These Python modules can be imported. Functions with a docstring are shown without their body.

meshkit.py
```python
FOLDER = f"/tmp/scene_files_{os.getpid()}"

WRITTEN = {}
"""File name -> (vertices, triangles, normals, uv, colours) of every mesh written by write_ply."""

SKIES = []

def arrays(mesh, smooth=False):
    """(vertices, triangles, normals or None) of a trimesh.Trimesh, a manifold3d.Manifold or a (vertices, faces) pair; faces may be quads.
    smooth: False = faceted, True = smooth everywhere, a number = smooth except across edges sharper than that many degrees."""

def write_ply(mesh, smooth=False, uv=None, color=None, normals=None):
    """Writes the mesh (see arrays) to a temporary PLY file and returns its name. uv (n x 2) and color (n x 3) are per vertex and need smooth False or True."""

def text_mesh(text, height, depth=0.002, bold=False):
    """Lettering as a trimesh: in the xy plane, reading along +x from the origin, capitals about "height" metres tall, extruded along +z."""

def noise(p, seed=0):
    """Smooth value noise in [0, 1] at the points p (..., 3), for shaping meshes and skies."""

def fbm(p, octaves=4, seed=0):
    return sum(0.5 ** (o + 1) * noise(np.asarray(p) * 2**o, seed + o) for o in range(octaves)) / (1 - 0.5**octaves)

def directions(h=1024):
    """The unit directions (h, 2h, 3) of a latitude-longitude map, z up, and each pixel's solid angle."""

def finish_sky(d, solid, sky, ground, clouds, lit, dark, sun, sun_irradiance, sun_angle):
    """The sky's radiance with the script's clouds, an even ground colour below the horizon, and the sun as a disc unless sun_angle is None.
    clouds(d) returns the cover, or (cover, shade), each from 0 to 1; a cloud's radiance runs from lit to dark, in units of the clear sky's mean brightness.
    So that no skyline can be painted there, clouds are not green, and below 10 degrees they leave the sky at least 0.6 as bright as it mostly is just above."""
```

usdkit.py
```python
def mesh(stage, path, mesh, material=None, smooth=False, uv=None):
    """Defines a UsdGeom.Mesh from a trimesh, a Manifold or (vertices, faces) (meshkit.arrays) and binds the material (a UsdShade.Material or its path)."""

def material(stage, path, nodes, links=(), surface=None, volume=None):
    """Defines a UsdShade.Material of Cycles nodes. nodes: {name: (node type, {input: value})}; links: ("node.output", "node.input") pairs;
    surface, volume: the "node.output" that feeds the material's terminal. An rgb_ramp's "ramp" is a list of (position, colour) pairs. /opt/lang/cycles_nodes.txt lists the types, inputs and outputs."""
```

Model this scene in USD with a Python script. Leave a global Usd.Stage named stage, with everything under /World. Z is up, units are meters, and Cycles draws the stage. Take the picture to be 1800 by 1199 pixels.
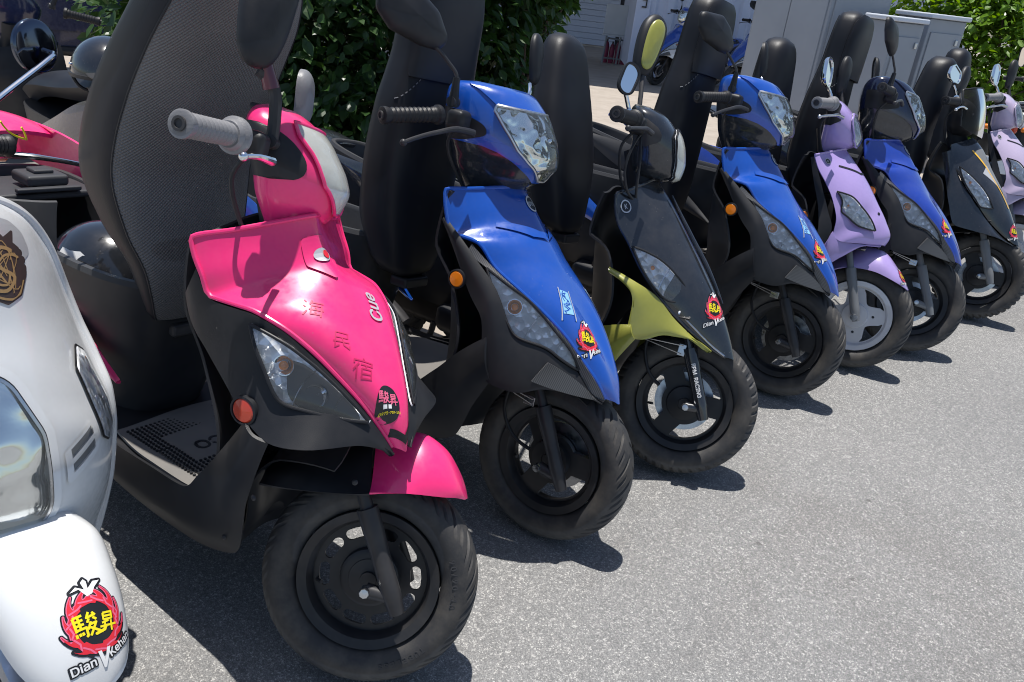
import math, random
import numpy as np, trimesh, usdkit, meshkit
from pxr import Usd, UsdGeom, UsdLux, UsdShade, Gf, Sdf, Vt
from scipy.interpolate import PchipInterpolator, CubicSpline, LinearNDInterpolator
import shapely
from shapely.geometry import Polygon, LineString, Point, MultiPolygon, box as sbox
from shapely import affinity
from shapely.ops import unary_union
random.seed(7); RNG = np.random.default_rng(7)

# ------------------------------------------------------------------ stage, camera, sky, sun
EXPOSURE, SKY, SUN = 0.42, 0.095, 1.25
stage = Usd.Stage.CreateInMemory()
UsdGeom.SetStageUpAxis(stage, UsdGeom.Tokens.z); UsdGeom.SetStageMetersPerUnit(stage, 1.0)
UsdGeom.Xform.Define(stage, '/World'); UsdGeom.Scope.Define(stage, '/World/Looks')
CAM_H, CAM_PITCH, CAM_ROLL, FPX = 1.34, math.radians(24.737), math.radians(6.8), 1420.0
F = np.array([0, math.cos(CAM_PITCH), -math.sin(CAM_PITCH)]); R0 = np.array([1.0, 0, 0]); U0 = np.cross(R0, F)
CR = math.cos(CAM_ROLL)*R0 + math.sin(CAM_ROLL)*U0; CU = -math.sin(CAM_ROLL)*R0 + math.cos(CAM_ROLL)*U0
cam = UsdGeom.Camera.Define(stage, '/World/camera')
cam.CreateHorizontalApertureAttr(36.0); cam.CreateVerticalApertureAttr(36.0*682/1024)
cam.CreateFocalLengthAttr(36.0*FPX/1800.0); cam.CreateClippingRangeAttr(Gf.Vec2f(0.05, 500))
cam.AddTransformOp().Set(Gf.Matrix4d(*CR, 0, *CU, 0, *(-F), 0, 0, 0, CAM_H, 1))
cam.CreateExposureAttr(EXPOSURE)
SUN_EL, SUN_AZ = math.radians(82.5), math.radians(112)          # azimuth of the direction towards the sun, from +x
TOSUN = np.array([math.cos(SUN_EL)*math.cos(SUN_AZ), math.cos(SUN_EL)*math.sin(SUN_AZ), math.sin(SUN_EL)])
dome = UsdLux.DomeLight.Define(stage, '/World/sky')
dome.GetPrim().SetCustomDataByKey('kind', 'structure')
skym = usdkit.material(stage, '/World/Looks/sky_light', {
    's': ('sky_texture', {'sky_type': 'single_scattering', 'sun_disc': False, 'sun_elevation': SUN_EL, 'sun_rotation': math.atan2(TOSUN[0], TOSUN[1]), 'air_density': 1.0, 'aerosol_density': 1.0, 'ozone_density': 1.0}),
    'b': ('background_shader', {'strength': SKY})}, [('s.color', 'b.color')], surface='b.background')
UsdShade.MaterialBindingAPI.Apply(dome.GetPrim()).Bind(skym)
sun = UsdLux.DistantLight.Define(stage, '/World/sun')
sun.CreateIntensityAttr(SUN); sun.CreateAngleAttr(0.53); sun.CreateColorAttr(Gf.Vec3f(1.0, 0.965, 0.91)); sun.CreateNormalizeAttr(True)
z_ = TOSUN; x_ = np.cross([0, 0, 1.0], z_); x_ /= np.linalg.norm(x_); y_ = np.cross(z_, x_)
sun.AddTransformOp().Set(Gf.Matrix4d(*x_, 0, *y_, 0, *z_, 0, 0, 0, 30, 1))

# ------------------------------------------------------------------ materials
MATS = {}
def M(name, nodes, links, surface):
    MATS[name] = usdkit.material(stage, '/World/Looks/' + name, nodes, links, surface=surface); return MATS[name]
def paint(name, col, rough=0.22, coat=0.7, dust=0.14, dustcol=(0.30, 0.27, 0.24), flake=0.0):
    dc = tuple(0.5*a+0.5*b for a, b in zip(col, dustcol))
    M(name, {'tc': ('texture_coordinate', {}), 'n': ('noise_texture', {'scale': 9.0, 'detail': 8.0, 'roughness': 0.65}),
             'r': ('rgb_ramp', {'ramp': [(0.0, (0, 0, 0)), (0.45, (0, 0, 0)), (0.75, (dust, dust, dust)), (1, (dust, dust, dust))]}),
             'n2': ('noise_texture', {'scale': 60.0, 'detail': 4.0}), 'rr': ('map_range', {'from_min': 0.3, 'from_max': 0.8, 'to_min': rough*0.8, 'to_max': rough*1.5}),
             'sv': ('voronoi_texture', {'scale': 85.0}), 'sr': ('rgb_ramp', {'ramp': [(0.0, (0.5, 0.5, 0.5)), (0.09, (0.35, 0.35, 0.35)), (0.13, (0, 0, 0)), (1, (0, 0, 0))]}), 'sn': ('noise_texture', {'scale': 14.0}), 'sg': ('math', {'math_type': 'greater_than', 'value2': 0.58}), 'sm': ('math', {'math_type': 'multiply'}), 'sx': ('math', {'math_type': 'maximum'}),
             'mx': ('mix_color', {'a': col, 'b': dc}), 'p': ('principled_bsdf', {'coat_weight': coat, 'coat_roughness': 0.04, 'specular_ior_level': 0.5, 'metallic': flake}),
             'bp': ('bump', {'strength': 0.03, 'distance': 0.002}), },
      [('tc.object', 'n.vector'), ('tc.object', 'n2.vector'), ('n.fac', 'r.fac'), ('tc.object', 'sv.vector'), ('sv.distance', 'sr.fac'), ('tc.object', 'sn.vector'), ('sn.fac', 'sg.value1'), ('sr.color', 'sm.value1'), ('sg.value', 'sm.value2'), ('r.color', 'sx.value1'), ('sm.value', 'sx.value2'), ('sx.value', 'mx.fac'), ('mx.result', 'p.base_color'), ('n2.fac', 'rr.value'), ('rr.result', 'p.roughness'),
       ('n.fac', 'bp.height'), ('bp.normal', 'p.normal')], 'p.BSDF')
def plastic(name, col, rough=0.5, grain=900.0, bump=0.25, dust=0.10, dustcol=(0.22, 0.2, 0.18)):
    M(name, {'tc': ('texture_coordinate', {}), 'n': ('noise_texture', {'scale': 7.0, 'detail': 7.0, 'roughness': 0.65}), 'g': ('voronoi_texture', {'scale': grain}),
             'r': ('rgb_ramp', {'ramp': [(0.0, (0, 0, 0)), (0.4, (0, 0, 0)), (0.8, (dust, dust, dust)), (1, (dust, dust, dust))]}),
             'mx': ('mix_color', {'a': col, 'b': dustcol}), 'p': ('principled_bsdf', {'roughness': rough, 'specular_ior_level': 0.32}),
             'bp': ('bump', {'strength': bump, 'distance': 0.0004})},
      [('tc.object', 'n.vector'), ('tc.object', 'g.vector'), ('n.fac', 'r.fac'), ('r.color', 'mx.fac'), ('mx.result', 'p.base_color'), ('g.distance', 'bp.height'), ('bp.normal', 'p.normal')], 'p.BSDF')
def metal(name, col, rough, bump=0.0):
    M(name, {'tc': ('texture_coordinate', {}), 'n': ('noise_texture', {'scale': 40.0, 'detail': 6.0}), 'rr': ('map_range', {'from_min': 0.3, 'from_max': 0.8, 'to_min': rough*0.7, 'to_max': rough*1.6}),
             'p': ('principled_bsdf', {'metallic': 1.0, 'base_color': col})}, [('tc.object', 'n.vector'), ('n.fac', 'rr.value'), ('rr.result', 'p.roughness')], 'p.BSDF')
def flat(name, col, rough=0.5, **k):
    M(name, {'p': ('principled_bsdf', {'base_color': col, 'roughness': rough, **k})}, [], 'p.BSDF')

paint('pink_paint', (0.78, 0.026, 0.168), 0.30, 0.45)
paint('blue_paint', (0.007, 0.066, 0.36), 0.2, 0.8)
paint('deep_blue_paint', (0.012, 0.042, 0.30), 0.2, 0.8)
paint('navy_paint', (0.006, 0.009, 0.030), 0.2, 0.8, dust=0.05)
paint('black_gloss_paint', (0.012, 0.014, 0.018), 0.2, 0.8, dust=0.12)
paint('olive_paint', (0.27, 0.27, 0.045), 0.25, 0.7)
paint('purple_paint', (0.33, 0.25, 0.52), 0.28, 0.6)
paint('lilac_paint', (0.43, 0.36, 0.50), 0.28, 0.6)
paint('white_paint', (0.64, 0.65, 0.655), 0.24, 0.6, dust=0.22, dustcol=(0.45, 0.42, 0.38))
paint('red_paint', (0.55, 0.02, 0.02), 0.25, 0.7)
paint('yellow_paint', (0.75, 0.42, 0.03), 0.3, 0.5)
plastic('black_plastic', (0.010, 0.0108, 0.0135), 0.46, dust=0.09)
plastic('grey_plastic', (0.035, 0.036, 0.040), 0.5)
plastic('floor_plastic', (0.15, 0.143, 0.135), 0.6, dust=0.35, dustcol=(0.25, 0.22, 0.19))
plastic('seat_vinyl', (0.0060, 0.0068, 0.0105), 0.47, grain=500, bump=0.35, dust=0.04)
plastic('seat_vinyl_grey', (0.05, 0.048, 0.046), 0.42, grain=500, bump=0.35)
plastic('grip_rubber', (0.010, 0.010, 0.012), 0.5, grain=300, bump=0.4, dust=0.06)
plastic('grip_grey', (0.19, 0.19, 0.20), 0.42, grain=260, bump=0.5, dustcol=(0.12, 0.11, 0.1), dust=0.35)
plastic('dark_metal', (0.022, 0.022, 0.025), 0.4, bump=0.1, dust=0.2)
plastic('rim_black', (0.016, 0.017, 0.02), 0.38, bump=0.1, dust=0.25, dustcol=(0.16, 0.14, 0.12))
plastic('alloy_paint', (0.62, 0.63, 0.66), 0.34, bump=0.1, dust=0.25, dustcol=(0.25, 0.22, 0.2))
plastic('grey_metal_paint', (0.16, 0.17, 0.18), 0.35, bump=0.1, dust=0.3, dustcol=(0.2, 0.17, 0.14))
metal('chrome', (0.82, 0.83, 0.85), 0.08)
metal('dark_chrome', (0.10, 0.115, 0.15), 0.10)
metal('steel', (0.55, 0.56, 0.58), 0.3)
metal('cast_silver', (0.60, 0.61, 0.64), 0.38)
metal('mirror_glass', (0.85, 0.87, 0.9), 0.03)
flat('amber', (0.75, 0.20, 0.01), 0.2, coat_weight=0.6)
flat('collar_red', (0.075, 0.004, 0.018), 0.25, coat_weight=0.5)
flat('red_reflector', (0.40, 0.035, 0.012), 0.2, coat_weight=0.6)
flat('decal_black', (0.012, 0.012, 0.014), 0.35); flat('decal_red', (0.62, 0.02, 0.035), 0.35); flat('decal_white', (0.72, 0.72, 0.72), 0.35)
flat('decal_yellow', (0.75, 0.62, 0.01), 0.35); flat('decal_silver', (0.55, 0.55, 0.56), 0.3, metallic=0.4); flat('decal_pink', (0.68, 0.12, 0.22), 0.35)
flat('decal_lightblue', (0.22, 0.45, 0.68), 0.35); flat('faded_ink', (0.50, 0.014, 0.095), 0.5); flat('decal_gold', (0.32, 0.20, 0.085), 0.45); flat('decal_brown', (0.045, 0.03, 0.028), 0.45)
# carbon-look seat cloth, raised in a fine grid
M('carbon_cloth', {'tc': ('texture_coordinate', {}), 'sx': ('separate_xyz', {}),
    'my': ('math', {'math_type': 'multiply', 'value2': 900.0}), 'mz': ('math', {'math_type': 'multiply', 'value2': 900.0}), 'sy': ('math', {'math_type': 'sine'}), 'sz': ('math', {'math_type': 'sine'}),
    'mm': ('math', {'math_type': 'multiply'}), 'n': ('noise_texture', {'scale': 6.0, 'detail': 6.0}),
    'r': ('rgb_ramp', {'ramp': [(0.0, (0.075, 0.072, 0.074)), (0.5, (0.105, 0.10, 0.10)), (1.0, (0.17, 0.16, 0.155))]}),
    'rr': ('map_range', {'from_min': -1.0, 'from_max': 1.0, 'to_min': 0.55, 'to_max': 0.28}),
    'bp': ('bump', {'strength': 0.8, 'distance': 0.0012}), 'p': ('principled_bsdf', {'specular_ior_level': 0.6})},
  [('tc.object', 'sx.vector'), ('sx.y', 'my.value1'), ('sx.z', 'mz.value1'), ('my.value', 'sy.value1'), ('mz.value', 'sz.value1'), ('sy.value', 'mm.value1'), ('sz.value', 'mm.value2'),
   ('tc.object', 'n.vector'), ('n.fac', 'r.fac'), ('r.color', 'p.base_color'), ('mm.value', 'rr.value'), ('rr.result', 'p.roughness'), ('mm.value', 'bp.height'), ('bp.normal', 'p.normal')], 'p.BSDF')
# carbon-print trim: fine stripes
M('carbon_trim', {'tc': ('texture_coordinate', {}), 'w': ('wave_texture', {'bands_direction': 'diagonal', 'scale': 90.0, 'distortion': 0.2}),
    'r': ('rgb_ramp', {'ramp': [(0.0, (0.035, 0.035, 0.037)), (1.0, (0.10, 0.10, 0.102))]}), 'p': ('principled_bsdf', {'roughness': 0.32})},
  [('tc.object', 'w.vector'), ('w.fac', 'r.fac'), ('r.color', 'p.base_color')], 'p.BSDF')
# tyre rubber
M('tyre_rubber', {'tc': ('texture_coordinate', {}), 'n': ('noise_texture', {'scale': 11.0, 'detail': 8.0, 'roughness': 0.7}), 'n2': ('noise_texture', {'scale': 240.0, 'detail': 3.0}),
    'r': ('rgb_ramp', {'ramp': [(0.0, (0.018, 0.018, 0.020)), (0.42, (0.028, 0.028, 0.030)), (0.58, (0.055, 0.051, 0.047)), (0.85, (0.10, 0.091, 0.08))]}),
    'bp': ('bump', {'strength': 0.3, 'distance': 0.0008}), 'p': ('principled_bsdf', {'roughness': 0.62, 'specular_ior_level': 0.4})},
  [('tc.object', 'n.vector'), ('tc.object', 'n2.vector'), ('n.fac', 'r.fac'), ('r.color', 'p.base_color'), ('n2.fac', 'bp.height'), ('bp.normal', 'p.normal')], 'p.BSDF')
# lamp reflector (faceted chrome) and the clear lens in front of it
M('lamp_reflector', {'tc': ('texture_coordinate', {}), 'v': ('voronoi_texture', {'scale': 46.0, 'feature': 'f1'}), 'w': ('wave_texture', {'bands_direction': 'z', 'profile': 'saw', 'scale': 17.0, 'distortion': 1.5, 'detail_scale': 0.6}), 'ad': ('math', {'math_type': 'add'}),
    'bp': ('bump', {'strength': 0.9, 'distance': 0.016, 'invert': True}), 'p': ('principled_bsdf', {'metallic': 0.32, 'base_color': (0.93, 0.95, 0.97), 'roughness': 0.12})},
  [('tc.object', 'v.vector'), ('tc.object', 'w.vector'), ('v.distance', 'ad.value1'), ('w.fac', 'ad.value2'), ('ad.value', 'bp.height'), ('bp.normal', 'p.normal')], 'p.BSDF')
def lens(name, tint, haze, rough=0.03, ior=1.5):
    M(name, {'f': ('fresnel', {'IOR': ior}), 't': ('transparent_bsdf', {'color': tint}), 'g': ('glossy_bsdf', {'color': (1, 1, 1), 'roughness': rough}), 'd': ('diffuse_bsdf', {'color': (0.72, 0.72, 0.66)}),
             'm0': ('mix_closure', {'fac': haze}), 'm': ('mix_closure', {})},
      [('t.BSDF', 'm0.closure1'), ('d.BSDF', 'm0.closure2'), ('m0.closure', 'm.closure1'), ('g.BSDF', 'm.closure2'), ('f.fac', 'm.fac')], 'm.closure')
lens('clear_lens', (0.97, 0.98, 0.99), 0.03); lens('yellowed_lens', (0.97, 0.94, 0.80), 0.07); lens('milky_lens', (0.93, 0.93, 0.86), 0.5, 0.08); lens('smoked_screen', (0.13, 0.135, 0.145), 0.02, 0.06, 1.1)
M('smooth_bowl', {'tc': ('texture_coordinate', {}), 'n': ('noise_texture', {'scale': 10.0, 'detail': 1.0}), 'bp': ('bump', {'strength': 0.6, 'distance': 0.05}), 'p': ('principled_bsdf', {'metallic': 0.95, 'base_color': (0.82, 0.83, 0.80), 'roughness': 0.09})},
  [('tc.object', 'n.vector'), ('n.fac', 'bp.height'), ('bp.normal', 'p.normal')], 'p.BSDF')
M('bowl_reflector', {'tc': ('texture_coordinate', {}), 'n': ('noise_texture', {'scale': 22.0, 'detail': 0.5, 'distortion': 0.8}), 'bp': ('bump', {'strength': 0.7, 'distance': 0.03}), 'p': ('principled_bsdf', {'metallic': 0.95, 'base_color': (0.86, 0.87, 0.82), 'roughness': 0.06})},
  [('tc.object', 'n.vector'), ('n.fac', 'bp.height'), ('bp.normal', 'p.normal')], 'p.BSDF')
# ------------------------------------------------------------------ scene tree helpers
NAMES = {}
def numbered(path):
    k = NAMES.get(path, 0); NAMES[path] = k+1
    return path if k == 0 else f'{path}_{k:03d}'
def setd(prim, **k):
    for a, b in k.items():
        if b: prim.SetCustomDataByKey(a, b)
def thing(name, label, cat, loc=None, mat4=None, group=None, kind=None):
    x = UsdGeom.Xform.Define(stage, numbered('/World/' + name))
    if mat4 is not None: x.AddTransformOp().Set(Gf.Matrix4d(*np.asarray(mat4, float).ravel()))
    elif loc is not None: x.AddTranslateOp().Set(Gf.Vec3d(*map(float, loc)))
    setd(x.GetPrim(), label=label, category=cat, group=group, kind=kind); return x.GetPrim()
def split_smooth(mesh, angle):
    """splits vertices at sharp edges: corners of a vertex share a copy when their faces' normals are close"""
    v, f = np.asarray(mesh.vertices), np.asarray(mesh.faces)
    e = np.cross(v[f[:, 1]]-v[f[:, 0]], v[f[:, 2]]-v[f[:, 0]]); L = np.linalg.norm(e, axis=1); ok = L > 1e-16; f, e = f[ok], e[ok]/L[ok][:, None]
    if len(f) == 0: return mesh
    nf = len(f); E = np.sort(np.vstack([f[:, [0, 1]], f[:, [1, 2]], f[:, [2, 0]]]), 1); fa = np.tile(np.arange(nf), 3)
    key = E[:, 0].astype(np.int64)*(len(v)+1)+E[:, 1]; o = np.argsort(key, kind='stable'); k2 = key[o]; same = np.where(k2[1:] == k2[:-1])[0]
    a, b = fa[o[same]], fa[o[same+1]]; good = (e[a]*e[b]).sum(1) > math.cos(math.radians(angle)); a, b, ev = a[good], b[good], E[o[same]][good]
    # corner graph: corner id = 3*face+slot
    def corner(face, vert): return face*3+np.argmax(f[face] == vert[:, None], axis=1)
    r = np.r_[corner(a, ev[:, 0]), corner(a, ev[:, 1])]; c = np.r_[corner(b, ev[:, 0]), corner(b, ev[:, 1])]
    from scipy.sparse import coo_matrix; from scipy.sparse.csgraph import connected_components
    n, lab = connected_components(coo_matrix((np.ones(len(r), np.int8), (r, c)), shape=(3*nf, 3*nf)), directed=False)
    V = np.zeros((n, 3)); V[lab] = v[f.ravel()]
    return tm(V, lab.reshape(-1, 3))
def part(parent, name, mesh, mat, label=None, smooth=35, kind=None):
    base = '/World' if parent is None else str(parent.GetPath())
    if smooth and not isinstance(smooth, bool): mesh, smooth = split_smooth(mesh, smooth), True
    p = usdkit.mesh(stage, numbered(base + '/' + name), mesh, MATS[mat], smooth=smooth).GetPrim()
    setd(p, label=label, kind=kind); return p
# ------------------------------------------------------------------ geometry helpers
A = lambda *p: np.array(p, float)
def tm(v, f): return trimesh.Trimesh(np.asarray(v, float), np.asarray(f, int), process=False)
def cat(*m): return trimesh.util.concatenate([x for x in m if x is not None])
def rs(pts, n, lin=False):
    p = np.asarray(pts, float)
    if len(p) == 1: return np.repeat(p, n, 0)
    d = np.linalg.norm(np.diff(p, axis=0), axis=1); s = np.r_[0, np.cumsum(np.maximum(d, 1e-6))]; s /= s[-1]
    t = np.linspace(0, 1, n)
    if lin or len(p) < 3: return np.stack([np.interp(t, s, p[:, k]) for k in range(p.shape[1])], 1)
    return PchipInterpolator(s, p, axis=0)(t)
def gridfaces(nv, nu, wrap=False, base=0):
    i, j = np.meshgrid(np.arange(nv-1), np.arange(nu if wrap else nu-1), indexing='ij'); i, j = i.ravel(), j.ravel(); j2 = (j+1) % nu
    a, b, c, d = i*nu+j, i*nu+j2, (i+1)*nu+j2, (i+1)*nu+j
    return np.vstack([np.c_[a, b, c], np.c_[a, c, d]]) + base
def gridnormals(P):
    du = np.gradient(P, axis=1); dv = np.gradient(P, axis=0); n = np.cross(du, dv); l = np.linalg.norm(n, axis=2, keepdims=True)
    m = n.sum((0, 1)); m = m/max(np.linalg.norm(m), 1e-9)
    return np.where(l > 1e-10, n/np.maximum(l, 1e-12), m)
def surf(lines, nu=40, nv=14, lin=False):
    L = np.stack([rs(l, nu, lin) for l in lines])
    if len(lines) == 2: t = np.linspace(0, 1, nv)[:, None, None]; return L[0]*(1-t)+L[1]*t
    d = np.linalg.norm(np.diff(L, axis=0), axis=2).mean(1); s = np.r_[0, np.cumsum(np.maximum(d, 1e-6))]; s /= s[-1]
    return CubicSpline(s, L, axis=0)(np.linspace(0, 1, nv)) if len(lines) > 3 else PchipInterpolator(s, L, axis=0)(np.linspace(0, 1, nv))
def solid(P, t=0.003, out=None, off=0.0):
    n = gridnormals(P)
    if out is not None and (n.reshape(-1, 3) @ np.asarray(out, float)).sum() < 0: P = P[::-1]; n = gridnormals(P)
    nv, nu = P.shape[:2]; N = nv*nu
    o = (P+n*off).reshape(-1, 3); i = (P+n*(off-t)).reshape(-1, 3)
    f = gridfaces(nv, nu); fi = f[:, ::-1]+N
    bd = np.r_[np.arange(nu), np.arange(1, nv)*nu+nu-1, (nv-1)*nu+np.arange(nu-2, -1, -1), np.arange(nv-2, 0, -1)*nu]
    b2 = np.roll(bd, -1)
    side = np.vstack([np.c_[bd, bd+N, b2+N], np.c_[bd, b2+N, b2]])
    return tm(np.vstack([o, i]), np.vstack([f, fi, side]))
def skin(lines, nu=40, nv=14, t=0.003, out=None, off=0.0, lin=False): return solid(surf(lines, nu, nv, lin), t, out, off)
MIR = A(1, -1, 1)
def mir(l): return np.asarray(l, float)*MIR
def symlines(E, C, bulge=0.0, bdir=(0.6, -0.7, 0.4), n=40, mids=1):
    E, C = rs(E, n), rs(C, n); w = np.sin(np.pi*np.linspace(0.04, 0.96, n))[:, None]; d = A(*bdir); d /= np.linalg.norm(d)
    H = [E]
    for k in range(1, mids+1): a = k/(mids+1); H.append(E*(1-a)+C*a+d*bulge*w*math.sin(math.pi*a))
    return H+[C]+[mir(x) for x in H[::-1]]
def flip(m): return tm(m.vertices*MIR, m.faces[:, ::-1])
def both(m): return cat(m, flip(m))
def tube(pts, r, n=10, m=None, cap=True):
    p = rs(pts, m or max(2, 6*(len(pts)-1)+1)); k = len(p)
    r = np.full(k, r) if np.ndim(r) == 0 else np.interp(np.linspace(0, 1, k), np.linspace(0, 1, len(r)), r)
    T = np.gradient(p, axis=0); T /= np.linalg.norm(T, axis=1, keepdims=True)
    u = np.cross(T[0], [0.31, 0.2, 0.93]); u /= np.linalg.norm(u); V = []
    a = np.linspace(0, 2*np.pi, n, endpoint=False)
    for i in range(k):
        u = u-T[i]*(u@T[i]); u /= np.linalg.norm(u); w = np.cross(T[i], u)
        V.append(p[i]+r[i]*(np.cos(a)[:, None]*u+np.sin(a)[:, None]*w))
    f = gridfaces(k, n, True); V = np.vstack(V)
    if cap:
        b = len(V); V = np.vstack([V, p[0], p[-1]]); j = np.arange(n); j2 = (j+1) % n
        f = np.vstack([f, np.c_[np.full(n, b), j2, j], np.c_[np.full(n, b+1), (k-1)*n+j, (k-1)*n+j2]])
    return tm(V, f)
def lathe(prof, n=48, axis='y', closed=False):
    p = np.asarray(prof, float); a = np.linspace(0, 2*np.pi, n, endpoint=False)
    if closed: p = np.vstack([p, p[:1]])
    V = np.stack([np.stack([r*np.cos(a), np.full(n, h), r*np.sin(a)], 1) for r, h in p]); f = gridfaces(len(p), n, True)
    V = V.reshape(-1, 3)
    if axis == 'z': V = V[:, [0, 2, 1]]; f = f[:, ::-1]
    if axis == 'x': V = V[:, [1, 0, 2]]; f = f[:, ::-1]
    m = tm(V, f)
    return m
def move(m, v): return tm(m.vertices+np.asarray(v, float), m.faces)
def ext(poly, h, y0=0.0, simp=0):
    """extrudes a shapely shape drawn in the (x, z) plane along y, centred on y0"""
    gs = getattr(poly, 'geoms', [poly]); out = []
    for g in gs:
        if g.is_empty or g.area < 1e-9: continue
        m = trimesh.creation.extrude_polygon(g, h, engine='earcut'); v = m.vertices
        out.append(tm(np.c_[v[:, 0], y0+h/2-v[:, 2], v[:, 1]], m.faces))
    return cat(*out)
def rbox(size, r=0.006, loc=(0, 0, 0)):
    s = np.asarray(size, float)/2; r = min(r, s.min()*0.98); P = []
    for c in np.ndindex(2, 2, 2):
        q = (np.array(c)*2-1)*(s-r)
        sp = trimesh.creation.icosphere(1, r).vertices; P.append(q+sp)
    h = trimesh.convex.convex_hull(np.vstack(P)); return move(h, loc)
def align(m, a, b, up=None):
    """maps the mesh's +y axis onto the direction a->b with its origin at a"""
    d = np.asarray(b, float)-np.asarray(a, float); d /= np.linalg.norm(d); u = np.asarray(up if up is not None else [0, 0, 1.0], float)
    x = np.cross(d, u); x /= np.linalg.norm(x); z = np.cross(x, d)
    return tm(m.vertices @ np.stack([x, d, z])+np.asarray(a, float), m.faces)
def ringpts(xf, xb, w, th, n=2.4, tp=0.0):
    c, s = np.cos(th), np.sin(th); xc, a = (xf+xb)/2, (xf-xb)/2; cx = np.sign(c)*np.abs(c)**(2/n)
    return xc+a*cx, w*np.sign(s)*np.abs(s)**(2/n)*(1-tp*(1+cx)/2)
class Rings:
    """a body given by horizontal outlines (z, front x, back x, half width), joined smoothly"""
    def __init__(s, rows, n=2.4, tp=0.0): r = np.array(sorted(rows), float); s.r = r; s.n = n; s.tp = tp; s.f = PchipInterpolator(r[:, 0], r[:, 1:])
    def shell(s, z0=None, z1=None, nz=28, m=44, off=0.0, shrink=1.0):
        z0 = s.r[0, 0] if z0 is None else z0; z1 = s.r[-1, 0] if z1 is None else z1
        zs = np.linspace(z0, z1, nz); th = np.linspace(0, 2*np.pi, m, endpoint=False); V = []
        for z in zs:
            xf, xb, w = s.f(z); x, y = ringpts(xf+off, xb-off, w+off, th, s.n, s.tp); V.append(np.c_[x, y, np.full(m, z)])
        f = gridfaces(nz, m, True); V = np.vstack(V); b = len(V)
        V = np.vstack([V, V[:m].mean(0), V[b-m:b].mean(0)]); j = np.arange(m); j2 = (j+1) % m
        return tm(V, np.vstack([f, np.c_[np.full(m, b), j2, j], np.c_[np.full(m, b+1), b-m+j, b-m+j2]]))
    def patch(s, zs, lo, hi, nz=20, m=22, off=0.002):
        """grid on the shell between the angles lo(z), hi(z) (degrees from straight ahead, positive to the left)"""
        z = np.linspace(zs[0], zs[-1], nz); lo = np.interp(z, zs, lo); hi = np.interp(z, zs, hi); P = []
        for k in range(nz):
            xf, xb, w = s.f(z[k]); x, y = ringpts(xf+off, xb-off, w+off, np.radians(np.linspace(lo[k], hi[k], m)), s.n, s.tp); P.append(np.c_[x, y, np.full(m, z[k])])
        return np.array(P)
def sheet(P): return tm(P.reshape(-1, 3), gridfaces(*P.shape[:2]))
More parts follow.
